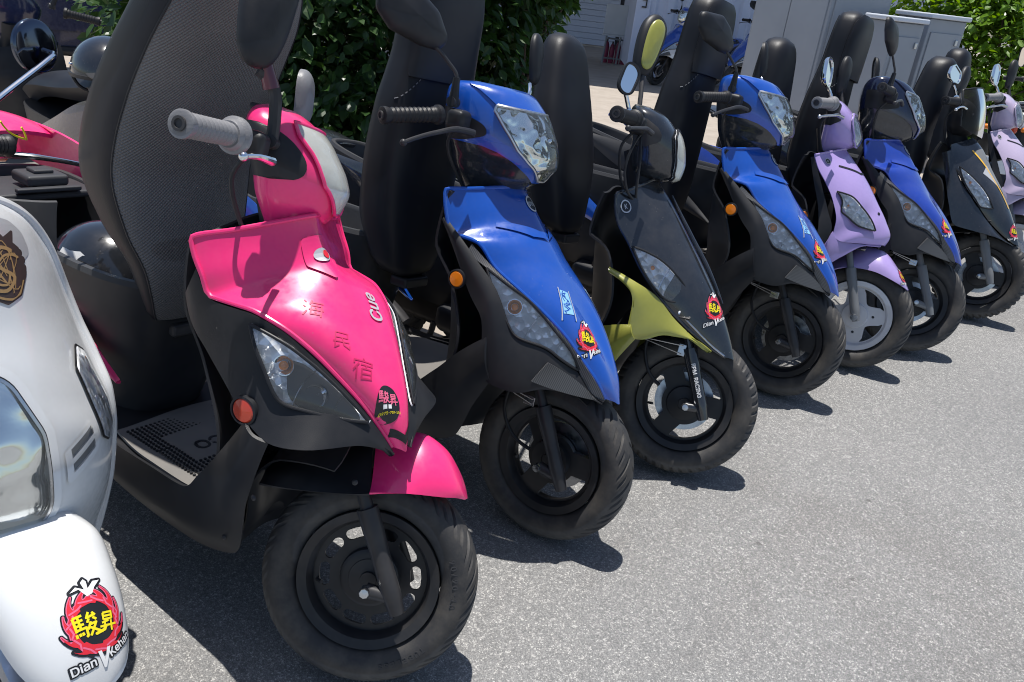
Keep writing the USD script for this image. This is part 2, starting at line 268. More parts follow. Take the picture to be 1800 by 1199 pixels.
def drape(shape, c, e1, e2, base, off=0.0012, size=0.006):
    """lays flat artwork (shapely, metres) on a curved panel"""
    e1 = np.asarray(e1, float); e1 /= np.linalg.norm(e1); e2 = np.asarray(e2, float); e2 = e2-e1*(e1@e2); e2 /= np.linalg.norm(e2); n = np.cross(e1, e2); c = np.asarray(c, float)
    v = np.asarray(base.vertices); ok = np.asarray(base.vertex_normals) @ n > 0.05
    q = (v-c); a, b, h = q@e1, q@e2, q@n; bb = shape.bounds; R = max(abs(x) for x in bb)*1.6+0.04
    ok &= (np.abs(a) < R) & (np.abs(b) < R) & (np.abs(h) < R+0.05)
    f = LinearNDInterpolator(np.c_[a, b][ok], h[ok])
    out = []
    for g in getattr(shape, 'geoms', [shape]):
        if g.is_empty or g.geom_type != 'Polygon' or g.area < 1e-8: continue
        vv, ff = trimesh.creation.triangulate_polygon(g, engine='earcut')
        vv = np.c_[vv, np.zeros(len(vv))]; vv, ff = trimesh.remesh.subdivide_to_size(vv, ff, size, max_iter=12)
        out.append((vv[:, :2], ff))
    V, Fc, k = [], [], 0
    for vv, ff in out: V.append(vv); Fc.append(ff+k); k += len(vv)
    V = np.vstack(V); Fc = np.vstack(Fc); hh = f(V[:, 0], V[:, 1])
    bad = np.isnan(hh)
    if bad.any():
        from scipy.interpolate import NearestNDInterpolator
        hh[bad] = 0 if bad.all() else NearestNDInterpolator(V[~bad], hh[~bad])(V[bad])
    W = c+V[:, :1]*e1+V[:, 1:2]*e2+(hh+off)[:, None]*n
    m = tm(W, Fc)
    if (m.face_normals.sum(0) @ n) < 0: m = tm(W, Fc[:, ::-1])
    return m
# strokes of lettering drawn as polylines in a unit square
def strokes(ls, w): return unary_union([LineString(l).buffer(w, cap_style=2, join_style=1, quad_segs=2) for l in ls])
GLYPH = {
 'jun': [[(.08,.95),(.08,.35)],[(.08,.95),(.44,.95)],[(.08,.77),(.42,.77)],[(.08,.59),(.42,.59)],[(.26,.95),(.26,.45)],[(.05,.42),(.47,.42),(.45,.08),(.38,.05)],[(.05,.28),(.05,.12)],[(.17,.28),(.19,.15)],[(.28,.28),(.31,.15)],
         [(.72,.98),(.58,.78),(.92,.8)],[(.85,.92),(.95,.76)],[(.66,.72),(.55,.58)],[(.82,.72),(.95,.58)],[(.7,.58),(.52,.3)],[(.62,.48),(.9,.48),(.55,.03)],[(.62,.36),(.98,.05)]],
 'sheng': [[(.25,.98),(.25,.62)],[(.25,.98),(.75,.98),(.75,.62)],[(.25,.8),(.75,.8)],[(.25,.63),(.75,.63)],[(.55,.55),(.15,.48)],[(.32,.5),(.3,.25),(.1,.02)],[(.03,.3),(.97,.32)],[(.68,.55),(.68,.0)]],
 'hai': [[(.1,.9),(.2,.8)],[(.05,.6),(.17,.52)],[(.05,.08),(.22,.35)],[(.45,.95),(.35,.7)],[(.42,.82),(.95,.82)],[(.42,.65),(.38,.18),(.85,.18)],[(.42,.65),(.88,.65),(.84,.05)],[(.3,.42),(.97,.42)],[(.6,.58),(.64,.48)],[(.58,.33),(.63,.24)]],
 'min': [[(.15,.9),(.8,.9),(.8,.62)],[(.15,.62),(.8,.62)],[(.15,.9),(.15,.05),(.38,.18)],[(.05,.38),(.9,.38)],[(.5,.62),(.62,.2),(.92,.03),(.92,.2)]],
 'su': [[(.5,1),(.53,.9)],[(.08,.7),(.08,.85),(.92,.85),(.88,.7)],[(.3,.72),(.05,.4)],[(.2,.58),(.2,.02)],[(.38,.68),(.95,.68)],[(.66,.68),(.6,.52)],[(.44,.5),(.44,.03)],[(.44,.5),(.88,.5),(.88,.03)],[(.44,.28),(.88,.28)],[(.44,.06),(.88,.06)]],
}
def glyph(k, size, w=0.045): return affinity.scale(affinity.translate(strokes(GLYPH[k], w), -0.5, -0.5), size, size, origin=(0, 0))
def word(t, h, bold=False):
    m = meshkit.text_mesh(t, h, 0.001, bold); v, f = m.vertices, m.faces
    up = m.face_normals[:, 2] > 0.9
    return unary_union([Polygon(v[x][:, :2]) for x in f[up]]).buffer(0)
def centred(p): b = p.bounds; return affinity.translate(p, -(b[0]+b[2])/2, -(b[1]+b[3])/2)
# ------------------------------------------------------------------ scooters
RAKE = math.radians(27); AXLE = A(0, 0, 0.215)
def pose_matrix(pos, head, lean):
    h, L = math.radians(head), math.radians(lean)
    X = A(math.cos(h), math.sin(h), 0); Y0 = A(-math.sin(h), math.cos(h), 0); Z0 = A(0, 0, 1)
    Z = Z0*math.cos(L)+Y0*math.sin(L); Y = Y0*math.cos(L)-Z0*math.sin(L)
    O = A(pos[0], pos[1], 0.215)-Z*0.215
    return np.array([[*X, 0], [*Y, 0], [*Z, 0], [*O, 1]])
def steer_rot(deg):
    a = A(-math.sin(RAKE), 0, math.cos(RAKE)); d = math.radians(deg); K = np.array([[0, -a[2], a[1]], [a[2], 0, -a[0]], [-a[1], a[0], 0]])
    return np.eye(3)+math.sin(d)*K+(1-math.cos(d))*K@K
class Bike:
    def __init__(s, name, label, pos, head, lean, steer, group, cat_='scooter'):
        s.mat4 = pose_matrix(pos, head, lean); s.R = steer_rot(steer)
        s.p = thing(name, label, cat_, mat4=s.mat4, group=group)
    sweep = None
    def b(s, name, mesh, mat, label=None, parent=None, smooth=35):
        if s.sweep:                                                 # narrower, further swept-back shoulders of the leg shield
            k, a, b_ = s.sweep; v = np.asarray(mesh.vertices); ss = lambda q: np.clip(q, 0, 1)**2*(3-2*np.clip(q, 0, 1)); d = np.abs(v[:, 1])*(1-k)*ss((v[:, 2]-.38)/.36)*ss((v[:, 0]+.50)/.13)
            mesh = tm(np.c_[v[:, 0]+a*d, v[:, 1]-np.sign(v[:, 1])*d, v[:, 2]+b_*d], mesh.faces)
        return part(parent or s.p, name, mesh, mat, label, smooth)
    def f(s, name, mesh, mat, label=None, parent=None, smooth=35):
        m = tm((mesh.vertices-AXLE) @ s.R.T+AXLE, mesh.faces); return part(parent or s.p, name, m, mat, label, smooth)
# ---- wheels
def tyre_mesh(R=0.214, rc=0.176, hw=0.047, hr=0.039, n=150, m=40, tread='slash'):
    th = np.linspace(0, 2*np.pi, n, endpoint=False); ph = np.radians(np.linspace(-152, 152, m))
    sk = {'slash': 2*np.pi/22/70.0, 'rib': 2*np.pi/46/160.0}[tread]
    T, Pp = np.meshgrid(th, ph, indexing='ij'); T = T-sk*np.minimum(np.abs(np.degrees(Pp)), 75); r = rc+(R-rc)*np.sign(np.cos(Pp))*np.abs(np.cos(Pp))**0.85; y = hw*np.sign(np.sin(Pp))*np.abs(np.sin(Pp))**0.9
    r = np.where(np.cos(Pp) < 0, rc+hr*np.cos(Pp), r)
    a = np.degrees(Pp); g = np.zeros_like(r)
    if tread == 'slash':
        q = (T*22/(2*np.pi)+np.abs(a)/70.0+0.5*(a > 0)) % 1
        g = ((np.abs(q-0.5) < 0.085) & (np.abs(a) > 9) & (np.abs(a) < 64)).astype(float)
        q2 = (T*22/(2*np.pi)+np.abs(a)/70.0+0.5*(a > 0)+0.45) % 1
        g = np.maximum(g, ((np.abs(q2-0.5) < 0.07) & (np.abs(a) > 30) & (np.abs(a) < 56)).astype(float))
    elif tread == 'rib':
        q = (T*46/(2*np.pi)+np.abs(a)/160.0) % 1
        g = ((np.abs(q-0.5) < 0.2) & (np.abs(a) > 14) & (np.abs(a) < 66)).astype(float); g = np.maximum(g, (np.abs(a) < 5).astype(float))
    r = r-0.0055*g
    for a0 in (86, 98, 128): y = y+np.sign(y)*0.0012*np.exp(-((np.abs(a)-a0)/2.2)**2)
    V = np.stack([r*np.cos(T), y, r*np.sin(T)], 2).reshape(-1, 3); f = gridfaces(n, m); f = np.vstack([f, gridfaces_close(n, m)])
    return tm(V, f[:, ::-1])
_TY = {}
def TYRE(tread, detail):
    if (tread, detail) not in _TY: _TY[tread, detail] = tyre_mesh(tread=tread, n=396 if detail else 264, m=44 if detail else 32)
    return _TY[tread, detail]
def gridfaces_close(n, m):
    j = np.arange(m-1); a, b, c, d = (n-1)*m+j, (n-1)*m+j+1, j+1, j
    return np.vstack([np.c_[a, b, c], np.c_[a, c, d]])
def annulus(r0, r1): return Point(0, 0).buffer(r1, 40).difference(Point(0, 0).buffer(r0, 32)) if r0 > 0 else Point(0, 0).buffer(r1, 40)
RIMBARREL = lambda: lathe([(.140, -.036), (.141, -.032), (.134, -.030), (.124, -.028), (.118, -.018), (.116, 0), (.118, .018), (.124, .028), (.134, .030), (.141, .032), (.140, .036), (.134, .034), (.122, .031), (.114, .019), (.112, 0), (.114, -.019), (.122, -.031), (.134, -.034)], 56, closed=True)
def rim_disc(kind):
    if kind == 'steel':
        P = annulus(.022, .114)
        for k in range(10):
            a = 2*math.pi*(k+.3)/10; s = LineString([(.091*math.cos(a+x), .091*math.sin(a+x)) for x in (-.15, 0, .15)]).buffer(.0105, quad_segs=4); P = P.difference(s)
        return cat(ext(P, .005, -.006), lathe([(.060, -.009), (.058, -.020), (.050, -.024), (.02, -.024), (.02, -.004), (.06, -.004)], 40, closed=True))
    if kind == 'swirl':
        P = annulus(.018, .115)
        for k in range(4):
            a0 = 2*math.pi*k/4+.5; q = []
            for x in np.linspace(0, 1.02, 14): q.append((.108*math.cos(a0+x), .108*math.sin(a0+x)))
            for x in np.linspace(1.02, .22, 12): r = .108-(.034*math.sin(math.pi*min(1, (1.02-x)/.8))**.8+.010); q.append((r*math.cos(a0+x-.1), r*math.sin(a0+x-.1)))
            P = P.difference(Polygon(q).buffer(0).buffer(.002))
        for k in range(4): a = 2*math.pi*k/4+.2; P = P.difference(Point(.068*math.cos(a), .068*math.sin(a)).buffer(.0055))
        return cat(ext(P, .010, -.012), lathe([(.050, -.017), (.048, -.026), (.02, -.028), (.02, -.008), (.05, -.008)], 40, closed=True))
    P = annulus(.016, .115)                                        # three broad spokes
    for k in range(3):
        a0 = 2*math.pi*k/3+.35; q = [(.107*math.cos(a0+x), .107*math.sin(a0+x)) for x in np.linspace(.02, 1.55, 18)]+[(.066*math.cos(a0+x), .066*math.sin(a0+x)) for x in np.linspace(1.40, .28, 12)]
        P = P.difference(Polygon(q).buffer(-.003).buffer(.003))
    return cat(ext(P, .014, -.004), lathe([(.052, -.012), (.050, -.026), (.02, -.03), (.02, -.006), (.052, -.006)], 40, closed=True))
def wheel(bk, put, c, kind, rimmat, tread, steered=True, detail=True):
    ty = put('tyre', move(TYRE(tread if detail or tread == 'rib' else 'slash', detail), c), 'tyre_rubber')
    rm = put('rim', move(cat(RIMBARREL(), rim_disc(kind)), c), rimmat)
    put('hub', move(lathe([(.0, -.034), (.016, -.034), (.017, -.028), (.040, -.026), (.044, -.016), (.044, .020), (.058, .024), (.058, .034), (.02, .038), (0, .038)], 36), c), 'dark_metal' if rimmat not in ('cast_silver', 'alloy_paint') else rimmat, parent=rm)
    if kind == 'disc3': put('brake_disc', move(cat(ext(annulus(.055, .088), .004, .03)), c), 'steel', parent=rm)
    put('valve', move(tube([(-.10, -.012, -.03), (-.088, -.03, -.026)], .004, 6), c), 'dark_metal', parent=rm)
    return ty
def fork(bk, col, low, top, axle_fwd=0.0, r=.0175, bolt=True, up=1.38):
    """two telescopic legs; low/top are points on the right leg"""
    top = tuple(A(*low)+(A(*top)-A(*low))*up)
    for sgn in (1, -1):
        k = A(1, sgn, 1); lo, to = A(*low)*k, A(*top)*k; d = (to-lo)/np.linalg.norm(to-lo)
        leg = bk.f('fork_leg', cat(tube([lo-d*.012, lo, lo+d*.02, lo+d*.14, lo+d*.145, lo+d*.20], [r*.8, r*1.05, r, r, r*1.12, r*1.12], 18, 24), tube([lo+d*.2, to], r*.72, 14)), col)
        if bolt:
            o = A(0, -.004 if sgn < 0 else .0, 0)
            bk.f('axle_bracket', cat(tube([lo+d*.02, A(.004, lo[1], .216)], [.013, .015], 12), ), col, parent=leg)
            bk.f('axle_nut', move(lathe([(0, -.011), (.009, -.010), (.011, -.006), (.011, .01), (0, .01)], 8), A(.004, lo[1]-sgn*0-.006*(1 if sgn < 0 or True else 1)*(1 if lo[1] < 0 else -1)*1.6, .216)), 'steel', parent=leg)
# ---- mirrors, grips, levers
def mirror_shape(kind):
    if kind == 'kite': return Polygon([(.085, .050), (-.015, .052), (-.060, .020), (-.088, -.036), (-.062, -.056), (-.02, -.052), (.055, -.030), (.086, .004)]).buffer(-.018).buffer(.018, quad_segs=8)
    elif kind == 'drop': q = [(-.034, .085), (.0, .098), (.032, .075), (.044, .02), (.036, -.05), (.016, -.09), (-.016, -.09), (-.038, -.05), (-.046, .02)]
    elif kind == 'round': return Point(0, 0).buffer(.058, 24)
    elif kind == 'oval': q = [(-.03, .055), (.01, .062), (.034, .045), (.04, 0), (.03, -.048), (.0, -.06), (-.03, -.048), (-.04, 0)]
    q = np.array(q+q[:1]); s_ = np.r_[0, np.cumsum(np.linalg.norm(np.diff(q, axis=0), axis=1))]
    return Polygon(CubicSpline(s_, q, axis=0, bc_type='periodic')(np.linspace(0, s_[-1], 49)[:-1]))
def dome_mesh(poly, depth, rings=6, sharp=2.2):
    """rounded shell over an outline in the (x=lateral, z=up) plane, bulging towards +y"""
    c = np.array(poly.centroid.coords[0]); o = np.array(poly.exterior.coords)[:-1]
    o = rs(np.vstack([o, o[:1]]), 49, True)[:-1]; m = len(o); V = []
    for k in range(rings+1):
        a = k/rings; s = (1-a**sharp)**(1/sharp) if k < rings else 0.02
        V.append(np.c_[c[0]+(o[:, 0]-c[0])*s, np.full(m, depth*a), c[1]+(o[:, 1]-c[1])*s])
    V = np.vstack(V); f = gridfaces(rings+1, m, True); b = len(V)
    V = np.vstack([V, [[c[0], depth, c[1]], [c[0], 0, c[1]]]]); j = np.arange(m); j2 = (j+1) % m
    f = np.vstack([f, np.c_[np.full(m, b), rings*m+j, rings*m+j2], np.c_[np.full(m, b+1), j2, j]])
    return tm(V, f)
def mirror(bk, put, base, path, centre, yaw, pitch, roll, kind, shell='black_plastic', stem='dark_metal', scale=1.0, sr=.0055, boot=True, face=None):
    """base: stem foot; path: points to the housing; the housing's back faces forward, turned by yaw about z"""
    sh = affinity.scale(mirror_shape(kind), scale, scale, origin=(0, 0))
    y, p, r = map(math.radians, (yaw, pitch, roll))
    Rz = np.array([[math.cos(y), -math.sin(y), 0], [math.sin(y), math.cos(y), 0], [0, 0, 1]]); Ry = np.array([[math.cos(p), 0, math.sin(p)], [0, 1, 0], [-math.sin(p), 0, math.cos(p)]]); Rx = np.array([[1, 0, 0], [0, math.cos(r), -math.sin(r)], [0, math.sin(r), math.cos(r)]])
    R = Rz @ Ry @ Rx
    def fit(m): q = m.vertices; q = np.c_[q[:, 1], -q[:, 0], q[:, 2]]; return tm(q @ R.T+A(*centre), m.faces)     # +y of the outline -> +x (forward), outline x -> rider's right (-y)
    mp = put('mirror', fit(cat(dome_mesh(sh, (.026 if kind != 'round' else .012)*scale), ext(sh.difference(sh.buffer(-.006)), .006, -.003))), shell)
    put('mirror_glass', fit(ext(sh.buffer(-.005), .002, -.0015)), 'mirror_glass', parent=mp)
    if face: put('mirror_back', fit(move(dome_mesh(affinity.scale(sh, .66, .8), .012), (0, .0185*scale, 0))), face, parent=mp)
    pts = [base]+list(path)
    put('mirror_stem', cat(tube(pts, sr, 10, 18), move(lathe([(0, -.012), (.012, -.012), (.012, .012), (0, .012)], 14), A(*base))), stem, parent=mp)
    if boot: d = A(*path[0])-A(*base); d /= np.linalg.norm(d); put('stem_boot', tube([A(*base)-d*.01, A(*base)+d*.05, A(*base)+d*.055], [.0135, .0105, .008], 14), 'black_plastic', parent=mp)
    return mp
def grip(bk, inner, outer, mat, collar=.022, barend='dark_metal', r=.0165):
    i, o = A(*inner), A(*outer); L = np.linalg.norm(o-i); prof = [(0, 0), (r*.9, 0)]
    N = 22
    for k in range(N): y = L*(.03+.90*k/N); rr = r+(.0011 if k % 2 else -.0011); prof.append((rr, y))
    prof += [(r*1.18, L*.935), (r*1.18, L*.985), (r*.95, L), (0, L)]
    g = bk.f('grip', align(lathe(prof, 24), i, o), mat)
    bk.f('grip_collar', align(lathe([(0, -.014), (collar*.9, -.014), (collar, -.010), (collar, -.002), (collar*.82, .002), (collar*.82, .006), (collar*.7, .012), (0, .012)], 28), i, o), mat, parent=g)
    d = (o-i)/L
    bk.f('bar_end', align(lathe([(0, -.002), (r*.62, -.002), (r*.62, .004), (r*.4, .004), (r*.35, .001), (0, .001)], 18), o, o+d), barend, parent=g)
def lever(bk, pts, mat):
    l = bk.f('brake_lever', cat(tube(pts, [.008, .007, .0055, .005, .005], 10, 20)), mat)
    s = trimesh.creation.icosphere(2, .008); bk.f('lever_ball', move(tm(s.vertices, s.faces), pts[-1]), mat, parent=l)
def switchgear(bk, inner, mat='black_plastic'):
    i = A(*inner); sg = 1 if i[1] > 0 else -1
    bk.f('switch_housing', move(rbox((.05, .05, .048), .014), i-A(.0, sg*.030, .002)), mat)
    bk.f('brake_hose', tube([i+A(.0, -sg*.03, -.015), i+A(-.030, -sg*.05, -.07), i+A(-.015, -sg*.10, -.14), i+A(.03, -sg*.14, -.20)], .0042, 8, 20), 'black_plastic')
# ---- the sticker with the flaming frame
def flame_sticker(bk, put, c, e1, e2, base, size=.062):
    s = size/1.0; RN = np.random.default_rng(3)
    th = np.linspace(0, 2*np.pi, 121)[:-1]
    def blob(r, amp, n, ph, sq=1.0):
        rr = r*(1+amp*np.abs(np.sin(n*th/2+ph))**3*np.sign(np.sin(n*th+ph*3))); return Polygon(np.c_[rr*np.cos(th)*.92, rr*np.sin(th)*sq]).buffer(0)
    def tongue(a, up_, r0=.33, L=.20, w=.20):
        q = []
        for t in np.linspace(0, 1, 9): ang = a-w*(1-t)**.8+up_*t*t*.55; rr = r0+L*t; q.append((rr*math.cos(ang)*.95, rr*math.sin(ang)*1.05))
        for t in np.linspace(1, 0, 9): ang = a+w*(1-t)**1.3+up_*t*t*.55; rr = r0+L*t*.96; q.append((rr*math.cos(ang)*.95, rr*math.sin(ang)*1.05))
        return Polygon(q).buffer(0)
    tong = [tongue(math.radians(d), 1 if -90 < d < 90 else -1, L=l_) for d, l_ in ((-62, .12), (-30, .15), (2, .13), (34, .17), (60, .15), (118, .16), (146, .18), (178, .13), (210, .15), (242, .12))]
    outer = unary_union([blob(.40, .04, 9, .4, 1.05)]+[x.buffer(.018) for x in tong])
    leaf = unary_union([Polygon([(-.02, .40), (-.10, .52), (-.22, .50), (-.13, .56), (-.03, .50), (-.05, .60), (.0, .64), (.03, .60), (.02, .50), (.12, .58), (.22, .57), (.12, .50), (.06, .42)])])
    flame = unary_union([blob(.375, .03, 11, 1.1, 1.04)]+tong); inner = affinity.translate(blob(.285, .05, 7, .2, .95), 0, .02)
    sub = lambda g: affinity.scale(g, s, s, origin=(0, 0))
    black = unary_union([outer, leaf.buffer(.02)]).buffer(.012)
    k = put('sticker', drape(sub(black), c, e1, e2, base, .0010), 'decal_black')
    red = flame.difference(inner.buffer(.01))
    licks = unary_union([LineString([(.33*math.cos(a), .33*math.sin(a)), (.30*math.cos(a+.25), .34*math.sin(a+.25)), (.37*math.cos(a+.5), .38*math.sin(a+.5))]).buffer(.012) for a in np.linspace(0, 6.0, 13)])
    put('sticker_flames', drape(sub(red.difference(licks)), c, e1, e2, base, .0015), 'decal_red', parent=k)
    put('sticker_flame_edges', drape(sub(unary_union([licks.intersection(flame), flame.buffer(.014).difference(flame.buffer(.002)).intersection(Polygon([(-1, -.1), (1, -.1), (1, 1), (-1, 1)]))])), c, e1, e2, base, .0017), 'decal_pink', parent=k)
    wh = unary_union([leaf, Polygon([(-.05, -.36), (.0, -.36), (.04, -.50), (.08, -.34), (.13, -.34), (.05, -.60), (.02, -.60)])])
    t1 = affinity.translate(affinity.rotate(centred(word('Dian', .115, True)), 10), -.24, -.50); t2 = affinity.translate(affinity.rotate(centred(word('Kehan', .105, True)), 24), .30, -.36)
    bb = unary_union([t1.buffer(.022), t2.buffer(.022)])
    put('sticker_backing', drape(sub(bb), c, e1, e2, base, .0012), 'decal_black', parent=k)
    put('sticker_ornament', drape(sub(wh.geoms[0]), c, e1, e2, base, .0020), 'decal_white', parent=k); put('sticker_ornament', drape(sub(wh.geoms[1]), c, e1, e2, base, .0020), 'decal_white', parent=k)
    for tt in (t1, t2): put('sticker_word', drape(sub(tt), c, e1, e2, base, .0020), 'decal_white', parent=k)
    g = unary_union([affinity.translate(affinity.rotate(glyph('jun', .33, .05), 6), -.13, .03), affinity.translate(affinity.rotate(glyph('sheng', .26, .055), -6), .17, -.01), LineString([(-.02, -.12), (.10, -.10), (.13, -.06)]).buffer(.02)])
    put('sticker_characters', drape(sub(g), c, e1, e2, base, .0020, .004), 'decal_yellow', parent=k)
# ---- body shared by the whole row: floorboard, under-seat box, rear wheel, stand
def rear_body(bk, mat, trim, open_box=True, simple=False, dark='black_plastic', tail_top=.72):
    rows = [(.26, -.70, -1.30, .10), (.34, -.665, -1.42, .135), (.45, -.64, -1.50, .158), (.56, -.62, -1.52, .165), (.63, -.605, -1.50, .162)]
    body = Rings(rows, 3.2)
    sh = body.shell(.26, .63, 14, 56); th = np.linspace(0, 2*np.pi, 56, endpoint=False)
    # the box: outer skin, rim and hollow
    def loop(z, off): xf, xb, w = body.f(min(z, .63)); x, y = ringpts(xf-off, xb+off, w-off, th, 3.2); return np.c_[x, y, z+np.maximum(0, (-x-1.05))*.14*(z > .6)]
    L = [loop(z, 0) for z in np.linspace(.26, .63, 12)]
    V = np.vstack(L); f = gridfaces(len(L), 56, True); b = len(V); V = np.vstack([V, V[:56].mean(0)]); j = np.arange(56); f = np.vstack([f, np.c_[np.full(56, b), (j+1) % 56, j]])
    main = bk.b('rear_body', tm(V, f), dark)
    if open_box:
        L = [loop(.63, .0), loop(.642, .004), loop(.642, .016), loop(.63, .022), loop(.55, .030), loop(.40, .042), loop(.34, .07)]
        V = np.vstack(L); f = gridfaces(len(L), 56, True); b = len(V); V = np.vstack([V, V[-57:-1].mean(0)]); f = np.vstack([f, np.c_[np.full(56, b), (len(L)-1)*56+j, (len(L)-1)*56+(j+1) % 56]])
        bx = bk.b('storage_box', tm(V, f), 'grey_plastic')
        if not simple:
            bk.b('box_ledge', rbox((.20, .25, .02), .008, (-1.36, 0, .672)), 'grey_plastic', parent=bx)
            bk.b('box_latch', cat(rbox((.10, .105, .03), .01, (-1.33, .01, .705)), rbox((.05, .05, .012), .005, (-1.33, .01, .724)), rbox((.02, .16, .012), .004, (-1.262, 0, .69))), 'grey_plastic', parent=bx)
    else:
        top = body.shell(.62, .63, 3, 56); bk.b('box_lid', top, dark)
    for s in (1, -1):
        k = A(1, s, 1)
        U = [A(-.655, -.150, .425), A(-.84, -.171, .545), A(-1.10, -.174, .655), A(-1.38, -.150, tail_top-.035), A(-1.62, -.085, tail_top)]
        D = [A(-.655, -.150, .415), A(-.88, -.170, .475), A(-1.15, -.174, .55), A(-1.40, -.150, .64), A(-1.64, -.085, .705)]
        Mm = [(a+b)/2+A(0, -.010, 0) for a, b in zip(U, D)]
        bk.b('side_panel', skin([np.array(q)*k for q in (U, Mm, D)], 26, 8, .006, (0, -s, .2)), trim)
    bk.b('tail_panel', skin([[A(-1.50, -.128, tail_top-.03), A(-1.62, -.085, tail_top), A(-1.68, -.03, tail_top-.01)], [A(-1.47, 0, tail_top-.01), A(-1.60, 0, tail_top+.022), A(-1.69, 0, tail_top+.005)], [A(-1.50, .128, tail_top-.03), A(-1.62, .085, tail_top), A(-1.68, .03, tail_top-.01)]], 14, 10, .012, (0, 0, 1)), trim)
    if simple: return main
    bk.b('tail_lamp', move(rbox((.05, .15, .06), .02), (-1.67, 0, .70)), 'red_reflector')
    if tail_top < .805 and tail_top > .75: bk.b('grab_rail', tube([(-1.40, -.15, tail_top+.005), (-1.60, -.11, tail_top+.04), (-1.70, 0, tail_top+.045), (-1.60, .11, tail_top+.04), (-1.40, .15, tail_top+.005)], .011, 10, 30), 'dark_metal')
    return main
def underside(bk, rimk='disc3', rimmat='rim_black'):
    c = A(-1.20, 0, .215); wheel(bk, bk.b, c, rimk, rimmat, 'slash', detail=False)
    bk.b('engine', cat(rbox((.42, .17, .15), .03, (-.98, .03, .24)), move(lathe([(0, -.03), (.07, -.03), (.085, 0), (.07, .03), (0, .03)], 30), (-.80, -.06, .23)), rbox((.34, .07, .15), .03, (-1.10, .10, .24))), 'dark_metal')
    bk.b('exhaust', cat(tube([(-.72, -.06, .17), (-.85, -.10, .14), (-.98, -.15, .16)], .014, 10), tube([(-.96, -.155, .17), (-1.0, -.16, .19), (-1.35, -.165, .27), (-1.42, -.165, .285)], [.03, .05, .052, .03], 18, 16)), 'dark_metal')
    bk.b('rear_fender', skin([[A(-1.52, -.07, .40), A(-1.66, -.07, .33), A(-1.70, -.06, .24)], [A(-1.50, 0, .46), A(-1.66, 0, .36), A(-1.71, 0, .24)], [A(-1.52, .07, .40), A(-1.66, .07, .33), A(-1.70, .06, .24)]], 14, 8, .004, (-1, 0, .5)), 'black_plastic')
    bk.b('centre_stand', cat(tube([(-.88, -.10, .20), (-.94, -.15, .02), (-.96, -.18, .012)], .011, 8), tube([(-.88, .10, .20), (-.94, .15, .02), (-.96, .18, .012)], .011, 8), tube([(-.91, -.125, .11), (-.91, .125, .11)], .010, 8)), 'dark_metal')
def floor_and_shield(bk, mat, mat_floor, top=.85, detail=False, w=.20, inner=True):
    # inner leg shield (rider's side), steering neck, floorboard
    e = [A(-.330, -w+.004, top), A(-.345, -w, top-.12), A(-.275, -w-.002, .62), A(-.225, -w-.002, .48), A(-.26, -w+.006, .36), A(-.31, -w+.01, .318)]
    cc = [A(-.375, 0, top+.01), A(-.40, 0, top-.15), A(-.39, 0, .55), A(-.37, 0, .45), A(-.36, 0, .36), A(-.36, 0, .318)]
    bk.b('inner_leg_shield', skin(symlines(e, cc, .012, (-1, -.3, 0), 30, 1), 30, 22, .006, (-1, 0, 0)), mat)
    bk.b('floorboard', skin(symlines([A(-.27, -w+.002, .335), A(-.34, -w, .315), A(-.50, -w, .305), A(-.66, -w+.012, .298), A(-.76, -w+.05, .30)], [A(-.27, 0, .335), A(-.34, 0, .317), A(-.50, 0, .31), A(-.66, 0, .305), A(-.76, 0, .31)], 0, n=24), 24, 14, .02, (0, 0, 1)), mat)
    if mat_floor: bk.b('floor_mat', skin(symlines([A(-.31, -w+.016, .330), A(-.36, -w+.016, .321), A(-.50, -w+.016, .313), A(-.645, -w+.034, .306)], [A(-.355, 0, .327), A(-.40, 0, .322), A(-.50, 0, .317), A(-.65, 0, .312)], 0, n=20), 20, 14, .006, (0, 0, 1), off=.003), mat_floor)
    bk.b('steering_neck', tube([(-.235, 0, .66), (-.345, 0, .90)], [.055, .038], 20), 'black_plastic')
    if inner: bk.b('inner_fender', skin(symlines([A(-.02, -.10, .48), A(-.13, -.125, .46), A(-.215, -.13, .37), A(-.245, -.12, .25), A(-.30, -.12, .16)], [A(-.05, 0, .54), A(-.17, 0, .50), A(-.262, 0, .38), A(-.29, 0, .26), A(-.33, 0, .16)], .02, (.6, -.6, .3), 24), 24, 14, .004, (1, 0, -.5)), 'black_plastic')
    bk.b('under_cover', rbox((.56, .30, .10), .035, (-.58, 0, .235)), 'black_plastic')
def seat(bk, rows, mat='seat_vinyl', n=3.0, face=None, seam=None):
    R = Rings(rows, n); z0, z1 = R.r[0, 0], R.r[-1, 0]; pad = None
    s = bk.b('seat', R.shell(z0, z1, 44, 48), mat, smooth=50)
    zs = np.linspace(z0+.02, z1-.03, 12)
    bk.b('seat_base', solid(R.patch(zs, np.full(12, 150.), np.full(12, 210.), 24, 10, .003), .012, (-1, 0, 0)), 'black_plastic', parent=s)
    if face:
        P = R.patch(face[1], [-x for x in face[2]], face[2], 48, 30, .0022); bk.b('seat_cover', solid(P, .002, (1, 0, 0)), face[0], parent=s)
        for k, row in ((0, P[:, 0]), (1, P[:, -1])): bk.b('seat_piping', tube(row, .0022, 6, 60), 'black_plastic', parent=s)
    if seam: bk.b('seat_stitch', cat(*[tube([q+A(.0015, 0, 0), r+A(.0015, 0, 0)], .0013, 5, 2) for q, r in seam(R)]), 'grip_grey', parent=s)
    bk.b('seat_hinge', rbox((.06, .10, .03), .008, ((R.r[0, 1]+R.r[0, 2])/2+.01, 0, z0-.01)), 'dark_metal', parent=s)
    return R
